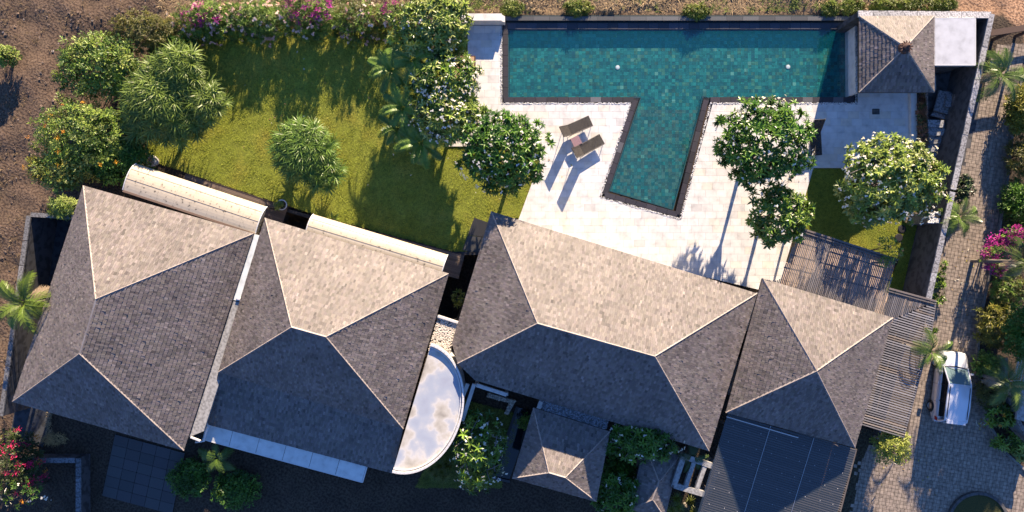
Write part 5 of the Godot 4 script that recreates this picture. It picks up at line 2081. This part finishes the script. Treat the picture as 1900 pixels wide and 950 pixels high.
	# clipped light green tree by the pergola
	var t := shrub("young_tree", "small light green tree with visible pale limbs beside the carport end", "tree", 1655, 826, 32, 32, 2.0, 0.75, "spray", 270, [Color(0.28, 0.32, 0.05), Color(0.34, 0.38, 0.08), Color(0.2, 0.26, 0.04)], 0.85, [["flowers", "bract", 1, magenta, 1.0]], "", false)
	limbs(t, t.position, site(1655, 826, 2.0), Vector3(1.0, .7, 1.0), 0.06, 5, Color(0.45, 0.42, 0.38))
	# potted and planted pieces by the houses
	shrub("climbing_rose", "thin climber with pink and yellow flowers on the terrace pergola corner", "climber", 1652, 468, 24, 28, 2.9, 0.3, "spray", 34, mid, 0.8, [["flowers", "bract", 7, [Color(0.8, 0.4, 0.3), Color(0.8, 0.65, 0.2), Color(0.6, 0.2, 0.3)], 0.7]])
	shrub("bromeliads", "reddish and green bromeliads filling the narrow flower bed", "bromeliads", 1711, 240, 8, 66, 0.55, 0.25, "rosette", 130, [Color(0.2, 0.13, 0.05), Color(0.3, 0.13, 0.06), Color(0.14, 0.15, 0.04), Color(0.35, 0.16, 0.10)], 0.62, [], "", false)
	shrub("pit_plant", "yellow-green leafy plant in the narrow light well by the longest house", "plant", 850, 553, 11, 13, 1.2, 0.3, "rosette", 14, [Color(0.2, 0.22, 0.04), Color(0.15, 0.18, 0.03)], 0.75, [], "")
	shrub("pier_plant", "small yellow plant beside the mottled wall pier", "plant", 1735, 383, 8, 8, 1.0, 0.25, "rosette", 7, yellow, 0.6, [], "", false)
	var pd := site(618, 408, 0.5)
	var bp := thing("paddle_plant", "plant with big bright paddle leaves at the end of the second barrel awning", "plant", Vector3(pd.x, 0, pd.z))
	var pm: StandardMaterial3D = M.gloss_leaf.duplicate()
	pm.albedo_color = Color(0.2, 0.26, 0.03).linear_to_srgb()
	for k in 7:
		var f := shared(bp, "leaf", P.paddle, Transform3D(Basis(Vector3.UP, k * 2.4).scaled(Vector3.ONE * rf(.6, .85)), Vector3(0, .35 + k * .03, 0)))
		f.set_surface_override_material(0, pm)
	var s := Shape.new()
	s.col = Color(0.15, 0.14, 0.06)
	s.tube([Vector3(pd.x, -.1, pd.z), Vector3(pd.x, .55, pd.z)], [.05, .03], 6)
	part(bp, "stem", s, M.bark)
	# weeds on the bank behind the pool
	i = 0
	for q in [[950, 18, 16], [1072, 16, 26], [1290, 22, 22], [1540, 16, 12], [1580, 14, 20], [1640, 12, 24], [1700, 10, 34], [1752, 10, 22]]:
		shrub("bank_weed", ["green weed clump on the bank above the pool's left end", "bright green weed clump on the bank left of the pool's middle", "olive weed clump on the bank above the pool's middle", "small green weed clump on the bank at the pool's right end", "green weed clump on the bank nearest the pavilion's corner", "green weed clump directly behind the pool pavilion", "widest green weed patch behind the pavilion and store", "green weed clump bordering the orange earth"][i], "weeds", q[0], q[1], q[2], 11, 0.16, 0.16, "thin_spray", 130, [Color(0.14, 0.2, 0.025), Color(0.2, 0.24, 0.04), Color(0.1, 0.13, 0.02)], 1.0, [], "weeds on the bank behind the pool", false)
		i += 1


# ---------------------------------------------------------------- furniture and small things
func make_lounger(label: String) -> Node3D:
	var o := thing("sun_lounger", label, "sun lounger", Vector3.ZERO, "brown sling loungers on the deck")
	var w := 0.33
	# foot at +x, head at -x; local metres
	var hinge := Vector3(-0.35, 0.4, 0)
	var foot := Vector3(1.05, 0.36, 0)
	var head := Vector3(-0.98, 1.18, 0)
	for q in [[foot, hinge, "seat_sling"], [hinge, head, "back_sling"]]:
		var s := Shape.new()
		s.bar(q[0] + Vector3(0, .012, 0), q[1] + Vector3(0, .012, 0), w * 2 - 0.05, 0.006)
		part(o, q[2], s, M.sling)
	for sd in [-1.0, 1.0]:
		var z := Vector3(0, 0, w * sd)
		var s := Shape.new()
		s.tube([foot + z, hinge + z, head + z], [.022, .022, .022], 6)
		part(o, "side_rail", s, M.frame)
		s = Shape.new()
		s.tube([Vector3(0.95, 0, w * sd * 1.02), Vector3(0.9, 0.38, w * sd)], [.018, .018], 6)
		part(o, "leg", s, M.metal)
		s = Shape.new()
		s.tube([Vector3(-0.62, 0, w * sd * 1.02), Vector3(-0.3, 0.4, w * sd)], [.018, .018], 6)
		part(o, "leg", s, M.metal)
		s = Shape.new()
		s.tube([Vector3(-0.62, 0.06, w * sd), Vector3(-0.78, 0.92, w * sd)], [.014, .014], 6)
		part(o, "back_strut", s, M.metal)
	for p in [foot, hinge, head, Vector3(0.62, 0.36, 0), Vector3(0.8, 0.36, 0), hinge.lerp(head, .5)]:
		var s := Shape.new()
		s.tube([p + Vector3(0, -.012, -w), p + Vector3(0, -.012, w)], [.016, .016], 5)
		part(o, "cross_bar", s, M.frame)
	var sx := Shape.new()
	sx.tube([Vector3(0.62, .33, -w), Vector3(0.15, .33, w)], [.013, .013], 5)
	part(o, "brace", sx, M.frame)
	return o


func make_furniture() -> void:
	var l := make_lounger("brown sling sun lounger with raised back, nearer the pool, beside the small table")
	var at := site(1066, 239, 0.1)
	l.transform = Transform3D(ground_turn(24), Vector3(at.x, 0.1, at.z))
	at = site(1088, 275, 0.1)
	again(l, "brown sling sun lounger with raised back, nearer the house, beside the small table", Transform3D(ground_turn(29), Vector3(at.x, 0.1, at.z)))
	at = site(1508, 258, 0.1)
	again(l, "brown sling sun lounger half hidden by the large dark tree on the deck", Transform3D(ground_turn(-86), Vector3(at.x, 0.1, at.z)))
	at = site(1068, 264, 0.1)
	var o := thing("side_table", "small square mauve side table between the two sun loungers", "table", at)
	var b := ground_turn(27)
	var s := Shape.new()
	s.col = Color(0.36, 0.22, 0.24)
	for k in 5:
		s.box(at + b * Vector3((k - 2) * .108, .44, 0), b * Vector3(.052, 0, 0), Vector3(0, .015, 0), b * Vector3(0, 0, .27))
	part(o, "table_top", s, M.weathered)
	s = Shape.new()
	s.col = Color(0.1, 0.07, 0.065)
	for k in [-1, 1]:
		s.box(at + b * Vector3(0, .4, k * .24), b * Vector3(.25, 0, 0), Vector3(0, .03, 0), b * Vector3(0, 0, .015))
		s.box(at + b * Vector3(k * .25, .4, 0), b * Vector3(.015, 0, 0), Vector3(0, .03, 0), b * Vector3(0, 0, .22))
	part(o, "apron", s, M.weathered)
	for x in [-1, 1]:
		for z in [-1, 1]:
			s = Shape.new()
			s.col = Color(0.1, 0.07, 0.065)
			var p := at + b * Vector3(x * .235, 0, z * .235)
			s.bar(p, p + Vector3(0, .42, 0), .035, .035, Vector3.RIGHT)
			part(o, "leg", s, M.weathered)
	# daybed under the tree
	at = site(864, 133, 0.1)
	o = thing("daybed", "daybed with tan cushion and dark frame half hidden by the flowering tree", "daybed", at)
	s = Shape.new()
	s.col = Color(0.5, 0.33, 0.2)
	s.abox(at + Vector3(-.62, .36, -.78), at + Vector3(.55, .5, .78))
	part(o, "cushion", s, M.limestone)
	s = Shape.new()
	s.col = Color(0.09, 0.045, 0.03)
	for q in [[Vector3(-.68, .2, -.86), Vector3(.62, .44, -.79)], [Vector3(-.68, .2, .79), Vector3(.62, .44, .86)], [Vector3(.56, .2, -.79), Vector3(.63, .46, .79)], [Vector3(-.69, .2, -.79), Vector3(-.63, .46, .79)], [Vector3(-.63, .22, -.79), Vector3(.56, .35, .79)]]:
		s.abox(at + q[0], at + q[1])
	part(o, "frame", s, M.weathered)
	for x in [-.6, .54]:
		for z in [-.78, .7]:
			s = Shape.new()
			s.col = Color(0.09, 0.045, 0.03)
			s.abox(at + Vector3(x, 0, z), at + Vector3(x + .07, .2, z + .07))
			part(o, "leg", s, M.weathered)
	# plant pot
	at = site(527, 381, 0.17)
	o = thing("flower_pot", "round white pot with a small bright plant on the timber deck", "pot", at)
	s = Shape.new()
	s.lathe(at, [Vector2(.2, 0), Vector2(.28, .25), Vector2(.33, .42), Vector2(.33, .45), Vector2(.27, .45), Vector2(.26, .36), Vector2(0, .36)], 18)
	part(o, "bowl", s, M.plaster)
	s = Shape.new()
	s.col = Color(0.03, 0.022, 0.016)
	s.lathe(at, [Vector2(.27, .37), Vector2(0, .39)], 14)
	part(o, "soil", s, M.clod)
	crown(o, "foliage", P.rosette, at + Vector3(-.16, .55, .04), Vector3(.2, .16, .2), 10, [Color(0.26, 0.3, 0.05), Color(0.2, 0.26, 0.04)], 0.7, .5, -1.0)
	# coiled hose on its stand
	at = site(287, 300, 0.0)
	o = thing("hose_coil", "loosely coiled white garden hose beside the dark shrub", "hose", at)
	s = Shape.new()
	var pts := []
	var rad := []
	for k in 90:
		var a := k * TAU / 22.0
		pts.append(at + Vector3(cos(a) * (.36 - k * .0012), .3 + k * .0024 + .05 * sin(k * .31), sin(a) * (.3 + .05 * sin(k * .12))))
		rad.append(.022)
	s.tube(pts, rad, 6)
	part(o, "hose", s, M.white)
	s = Shape.new()
	s.col = Color(0.4, 0.38, 0.35)
	s.lathe(at, [Vector2(.3, .0), Vector2(.24, .3), Vector2(.14, .42), Vector2(.14, .5), Vector2(.07, .5), Vector2(.07, .44)], 14)
	part(o, "reel", s, M.coping_stone)
	# garden tap box on the small lawn
	at = site(1700, 498, 0.0)
	o = thing("hose_reel", "small teal and white hose reel on the strip of lawn by the lane wall", "hose reel", at)
	s = Shape.new()
	s.col = Color(0.02, 0.16, 0.14)
	s.lathe(at + Vector3(0, .3, 0), [Vector2(.0, -.05), Vector2(.2, -.05), Vector2(.22, .02), Vector2(.22, .1), Vector2(.16, .14), Vector2(0, .16)], 14)
	part(o, "drum", s, M.plain)
	s = Shape.new()
	s.col = Color(0.7, 0.75, 0.74)
	for k in 2:
		s.bar(at + Vector3(-.19, .45, -.07 + k * .15), at + Vector3(.17, .47, -.12 + k * .15), .035, .03)
	part(o, "strap", s, M.plain)
	s = Shape.new()
	s.col = Color(0.015, 0.02, 0.02)
	for k in 3:
		var a := TAU * k / 3.0
		s.bar(at + Vector3(cos(a) * .2, 0, sin(a) * .2), at + Vector3(cos(a) * .1, .3, sin(a) * .1), .03, .03)
	part(o, "stand", s, M.plain)
	# round planter at the bottom edge of the lane
	at = site(1812, 968, 0.0)
	o = thing("round_planter", "round dark grass planter at the bottom edge of the lane", "planter", at)
	s = Shape.new()
	s.col = Color(0.1, 0.1, 0.1)
	s.lathe(at, [Vector2(1.9, -.1), Vector2(1.9, .22), Vector2(1.72, .22), Vector2(1.72, .1)], 40)
	part(o, "rim", s, M.paver)
	s = Shape.new()
	s.col = Color(0.06, 0.06, 0.014)
	s.lathe(at, [Vector2(1.72, .14), Vector2(0, .2)], 40)
	part(o, "turf", s, M.turf)
	# narrow planted strip along the carport
	o = thing("carport_bed", "narrow bare bed between the carport and the lane pavers", "flower bed", site(1590, 880) * Vector3(1, 0, 1))
	s = Shape.new()
	s.col = Color(0.085, 0.075, 0.045)
	s.prism(outline([1592, 790, 1622, 800, 1598, 860, 1575, 985, 1535, 985, 1580, 840]), -0.1, 0.015)
	part(o, "soil", s, M.dirt)
	# leaves and petals blown about
	var leaf := Shape.new()
	leaf.leaf(Vector3.ZERO, Vector3(0, 0.1, 1), Vector3.UP, 0.15, 0.07, 0.2, 2)
	var lm := leaf.mesh()
	lm.surface_set_material(0, M.petal)
	var xs := []
	var cl := []
	for q in [[935, 330, 60, 40, 70, 0.02], [800, 250, 70, 60, 80, 0.02], [1420, 330, 60, 50, 26, 0.115], [1660, 400, 60, 40, 60, 0.02], [1822, 786, 10, 14, 26, 0.03], [1790, 560, 30, 180, 46, 0.03], [600, 200, 200, 110, 60, 0.02], [1000, 300, 60, 50, 14, 0.115], [1690, 860, 70, 70, 40, 0.03]]:
		for k in q[4]:
			var p := site(q[0] + rng.randfn(0, q[2] * .5), q[1] + rng.randfn(0, q[3] * .5), q[5])
			xs.append(Transform3D(ground_turn(rf(0, 360)).scaled(Vector3.ONE * rf(.6, 1.2)), p))
			cl.append(tone([Color(0.4, 0.24, 0.08), Color(0.3, 0.2, 0.08), Color(0.6, 0.56, 0.45), Color(0.42, 0.36, 0.08)][rng.randi() % 4], 0.3))
	tag(copies(self, "fallen_leaves", lm, xs, cl, true), "dry leaves and petals lying on lawn, deck and lane", "leaves")
	# straw heap in the dark corner yard
	at = site(102, 818, 0.1)
	o = thing("straw_heap", "golden heap of dry straw in the dark corner below the leftmost house", "straw", at)
	s = Shape.new()
	for k in 420:
		var a := rf(0, TAU)
		var r := sqrt(rng.randf())
		s.col = tone(Color(0.42, 0.3, 0.13), 0.4)
		s.blade(at + Vector3(cos(a) * r * .75, .25 * (1 - r) + rf(0, .06), sin(a) * r * .35 - .1), Vector3(rf(-1, 1), rf(0, .5), rf(-.6, .6)), Vector3.UP, rf(.15, .35), .02, .3, 2)
	for k in 200:
		s.col = tone(Color(0.34, 0.26, 0.14), 0.4)
		s.blade(at + Vector3(-.35 + rf(-.18, .18), rf(0, .08), rf(-1.9, 0)), Vector3(rf(-1, 1), rf(0, .4), rf(-1, 1)), Vector3.UP, rf(.12, .25), .02, .3, 2)
	part(o, "straw", s, M.blade, true)
	# dark pond beside the small pavilion
	o = thing("pond", "narrow dark pond along the left of the small garden pavilion", "pond", site(955, 820) * Vector3(1, 0, 1))
	s = Shape.new()
	s.prism(outline([962, 756, 990, 762, 945, 890, 918, 884]), -0.1, 0.03)
	part(o, "water", s, M.pond)
	s = Shape.new()
	s.col = Color(0.03, 0.03, 0.034)
	for r in [[960, 754, 915, 886], [915, 886, 946, 893]]:
		s.bar(site(r[0], r[1], 0.06), site(r[2], r[3], 0.06), 0.15, 0.2)
	part(o, "rim", s, M.slate)
	# roof terrace below the leftmost house: dark water tank lid
	o = thing("dark_terrace", "dark slate paved terrace in shade below the leftmost house", "terrace", site(260, 850) * Vector3(1, 0, 1))
	for i in 5:
		for j in 6:
			var a := Vector2(214 + i * 26 - j * 4, 806 + i * 7 + j * 19)
			s = Shape.new()
			s.col = tone(Color(0.055, 0.057, 0.062), 0.2)
			s.prism(outline([a.x, a.y, a.x + 25.4, a.y + 6.8, a.x + 21.4, a.y + 25.2, a.x - 3.9, a.y + 18.4]), -0.1, 0.03)
			part(o, "paving_slab", s, M.slate)


# ---------------------------------------------------------------- car
# stations along the car from the front (x forward); each gives the half width and height of the body at sill, belt and roof
func make_car() -> void:
	var mid := site(1768, 718, 0.0)
	var o := thing("parked_car", "silver-white compact people carrier parked on the lane beside the pergola", "car", Vector3(26.68, 0, 7.95))
	o.rotation.y = deg_to_rad(83.2)   # local +x points to the far end of the lane
	mid = Vector3.ZERO
	var make := func(called: String, s: Shape, m: Material) -> MeshInstance3D:
		var q := MeshInstance3D.new()
		q.name = claim(o, called)
		q.mesh = s.mesh()
		q.mesh.surface_set_material(0, m)
		o.add_child(q)
		return q
	# lower body: sections [x, half width, sill height, belt height]
	var sec := [[2.15, 0.42, 0.34, 0.56], [2.12, 0.62, 0.26, 0.66], [2.0, 0.74, 0.24, 0.76], [1.75, 0.80, 0.22, 0.84], [1.2, 0.83, 0.22, 0.98], [0.9, 0.84, 0.22, 1.04], [0.0, 0.85, 0.22, 1.07], [-1.0, 0.85, 0.22, 1.09], [-1.8, 0.83, 0.26, 1.11], [-2.05, 0.79, 0.34, 1.08], [-2.14, 0.70, 0.4, 0.9]]
	var s := Shape.new()
	var ring := func(q: Array) -> Array:
		var w: float = q[1]
		var lo: float = q[2]
		var hi: float = q[3]
		return [Vector3(q[0], lo, -w * .93), Vector3(q[0], lo + .12, -w), Vector3(q[0], lerpf(lo, hi, .6), -w * 1.0), Vector3(q[0], hi - .05, -w * .97), Vector3(q[0], hi, -w * .88), Vector3(q[0], hi + .02, -w * .5), Vector3(q[0], hi + .03, 0), Vector3(q[0], hi + .02, w * .5), Vector3(q[0], hi, w * .88), Vector3(q[0], hi - .05, w * .97), Vector3(q[0], lerpf(lo, hi, .6), w), Vector3(q[0], lo + .12, w), Vector3(q[0], lo, w * .93)]
	for k in sec.size() - 1:
		var a: Array = ring.call(sec[k])
		var b: Array = ring.call(sec[k + 1])
		for j in 12:
			s.quad(a[j], a[j + 1], b[j + 1], b[j])
	for e in [0, sec.size() - 1]:
		var a: Array = ring.call(sec[e])
		for j in range(1, 12):
			s.tri(a[0], a[j], a[j + 1])
	smooth(s)
	make.call("body", s, M.paint)
	# cabin: a glass house with a painted roof
	var W := func(x: float, w: float, y: float, sd: float) -> Vector3: return Vector3(x, y, w * sd)
	var roof := [[0.3, 0.655, 1.58], [0.0, 0.675, 1.645], [-0.8, 0.685, 1.67], [-1.6, 0.68, 1.64], [-1.95, 0.64, 1.58]]
	s = Shape.new()
	for k in roof.size() - 1:
		var p: Array = roof[k]
		var q: Array = roof[k + 1]
		for j in 6:
			var t0 := -1.0 + j / 3.0
			var t1 := -1.0 + (j + 1) / 3.0
			s.quad(Vector3(p[0], p[2] - .05 * t0 * t0, p[1] * t0), Vector3(p[0], p[2] - .05 * t1 * t1, p[1] * t1), Vector3(q[0], q[2] - .05 * t1 * t1, q[1] * t1), Vector3(q[0], q[2] - .05 * t0 * t0, q[1] * t0))
	smooth(s)
	make.call("roof", s, M.paint)
	s = Shape.new()
	s.quad(W.call(1.18, .72, 1.0, -1), W.call(1.18, .72, 1.0, 1), W.call(.3, .635, 1.57, 1), W.call(.3, .635, 1.57, -1))
	make.call("windscreen", s, M.screen)
	s = Shape.new()
	s.tube([W.call(1.2, .72, .98, -1), Vector3(1.27, 1.0, 0), W.call(1.2, .72, .98, 1)], [.03, .035, .03], 6)
	s.bar(Vector3(1.16, 1.02, -.5), Vector3(1.02, 1.11, .02), .02, .02)
	s.bar(Vector3(1.16, 1.02, .02), Vector3(1.02, 1.11, .55), .02, .02)
	make.call("wiper", s, M.rubber)
	s = Shape.new()
	s.quad(W.call(-1.97, .62, 1.55, -1), W.call(-1.97, .62, 1.55, 1), W.call(-2.1, .72, 1.06, 1), W.call(-2.1, .72, 1.06, -1))
	make.call("rear_window", s, M.glass)
	s = Shape.new()
	s.box(Vector3(-1.98, 1.59, 0), Vector3(.11, -.012, 0), Vector3(0, .018, 0), Vector3(0, 0, .57))
	make.call("spoiler", s, M.paint)
	for sd in [-1.0, 1.0]:
		s = Shape.new()
		s.quad(W.call(1.0, .80, 1.07, sd), W.call(-1.8, .805, 1.13, sd), W.call(-1.72, .695, 1.52, sd), W.call(.3, .685, 1.5, sd))
		s.tri(W.call(1.18, .77, 1.03, sd), W.call(1.0, .80, 1.07, sd), W.call(.3, .685, 1.5, sd))
		make.call("side_window", s, M.glass)
		s = Shape.new()
		s.tube([W.call(1.22, .735, .99, sd), W.call(.3, .665, 1.56, sd), W.call(-1.0, .69, 1.585, sd), W.call(-1.92, .655, 1.545, sd), W.call(-2.06, .74, 1.07, sd)], [.045, .05, .055, .06, .09], 6)
		make.call("roof_pillar", s, M.paint)
		for x in [0.15, -0.85]:
			s = Shape.new()
			s.bar(W.call(x, .815, 1.09, sd), W.call(x - .06, .70, 1.51, sd), .07, .02, Vector3(0, 0, sd))
			make.call("door_pillar", s, M.rubber)
		s = Shape.new()
		s.tube([W.call(.15, .60, 1.635, sd), W.call(-1.75, .60, 1.635, sd)], [.02, .02], 5)
		make.call("roof_rail", s, M.rubber)
		s = Shape.new()
		s.box(W.call(.92, .95, 1.03, sd), Vector3(.06, 0, 0.02 * sd), Vector3(0, .07, 0), Vector3(0, 0, .1))
		make.call("wing_mirror", s, M.paint)
		s = Shape.new()
		s.quad(W.call(2.08, .70, .62, sd), W.call(1.72, .81, .66, sd), W.call(1.70, .78, .82, sd), W.call(2.04, .62, .76, sd))
		s.quad(W.call(2.16, .42, .58, sd), W.call(2.09, .7, .62, sd), W.call(2.03, .64, .755, sd), W.call(2.13, .42, .68, sd))
		make.call("headlight", s, M.lens)
		s = Shape.new()
		s.col = Color(0.35, 0.012, 0.02)
		s.quad(W.call(-1.84, .845, .82, sd), W.call(-2.07, .81, .82, sd), W.call(-2.05, .79, 1.08, sd), W.call(-1.88, .83, 1.06, sd))
		s.quad(W.call(-2.08, .80, .84, sd), W.call(-2.16, .62, .84, sd), W.call(-2.13, .6, 1.02, sd), W.call(-2.06, .78, 1.07, sd))
		make.call("tail_light", s, M.plain)
		for x in [1.33, -1.35]:
			var wheel := Node3D.new()
			wheel.name = claim(o, "wheel")
			o.add_child(wheel)
			wheel.position = Vector3(x, .31, .78 * sd)
			wheel.rotation.x = PI / 2 * sd
			for q in [["tyre", [Vector2(.2, .11), Vector2(.29, .11), Vector2(.315, .07), Vector2(.315, -.08), Vector2(.28, -.1)], M.rubber], ["rim", [Vector2(0, .1), Vector2(.06, .1), Vector2(.19, .075), Vector2(.205, .115)], M.metal]]:
				s = Shape.new()
				s.lathe(Vector3.ZERO, q[1], 22)
				var w := MeshInstance3D.new()
				w.name = q[0]
				w.mesh = s.mesh()
				w.mesh.surface_set_material(0, q[2])
				wheel.add_child(w)
			s = Shape.new()
			for k in 14:
				var a0 := PI * k / 13.0
				var a1 := PI * (k + 1) / 13.0
				if k < 13:
					s.quad(Vector3(x + cos(a0) * .33, .31 + sin(a0) * .33, .853 * sd), Vector3(x + cos(a1) * .33, .31 + sin(a1) * .33, .853 * sd), Vector3(x + cos(a1) * .375, .31 + sin(a1) * .375, .86 * sd), Vector3(x + cos(a0) * .375, .31 + sin(a0) * .375, .86 * sd))
			make.call("wheel_arch", s, M.rubber)
		for x in [1.02, 0.1, -0.95]:
			s = Shape.new()
			s.bar(W.call(x, .857, .32, sd), W.call(x, .852, .95, sd), .012, .006, Vector3(0, 0, sd))
			make.call("door_seam", s, M.rubber)
		for x in [0.25, -0.8]:
			s = Shape.new()
			s.bar(W.call(x, .865, .86, sd), W.call(x - .2, .865, .86, sd), .03, .03)
			make.call("door_handle", s, M.paint)
	s = Shape.new()
	s.box(Vector3(2.17, .42, 0), Vector3(.02, 0, 0), Vector3(0, .06, 0), Vector3(0, 0, .38))
	make.call("grille", s, M.rubber)
	s = Shape.new()
	s.box(Vector3(-2.15, .5, 0), Vector3(.06, 0, 0), Vector3(0, .1, 0), Vector3(0, 0, .68))
	make.call("rear_bumper", s, M.paint)
	s = Shape.new()
	s.bar(Vector3(2.02, .795, -.62), Vector3(1.28, .985, -.78), .012, .012)
	s.bar(Vector3(2.02, .795, .62), Vector3(1.28, .985, .78), .012, .012)
	make.call("bonnet_seam", s, M.rubber)


# averages the normals of faces that meet at a shallow angle
func smooth(s: Shape) -> void:
	var at := {}
	for k in s.v.size():
		var key := (s.v[k] * 500.0).round()
		if not at.has(key):
			at[key] = []
		at[key].append(k)
	var nn := s.n.duplicate()
	for key in at:
		for a in at[key]:
			var sum := Vector3.ZERO
			for b in at[key]:
				if s.n[a].dot(s.n[b]) > 0.55:
					sum += s.n[b]
			nn[a] = sum.normalized()
	s.n = nn
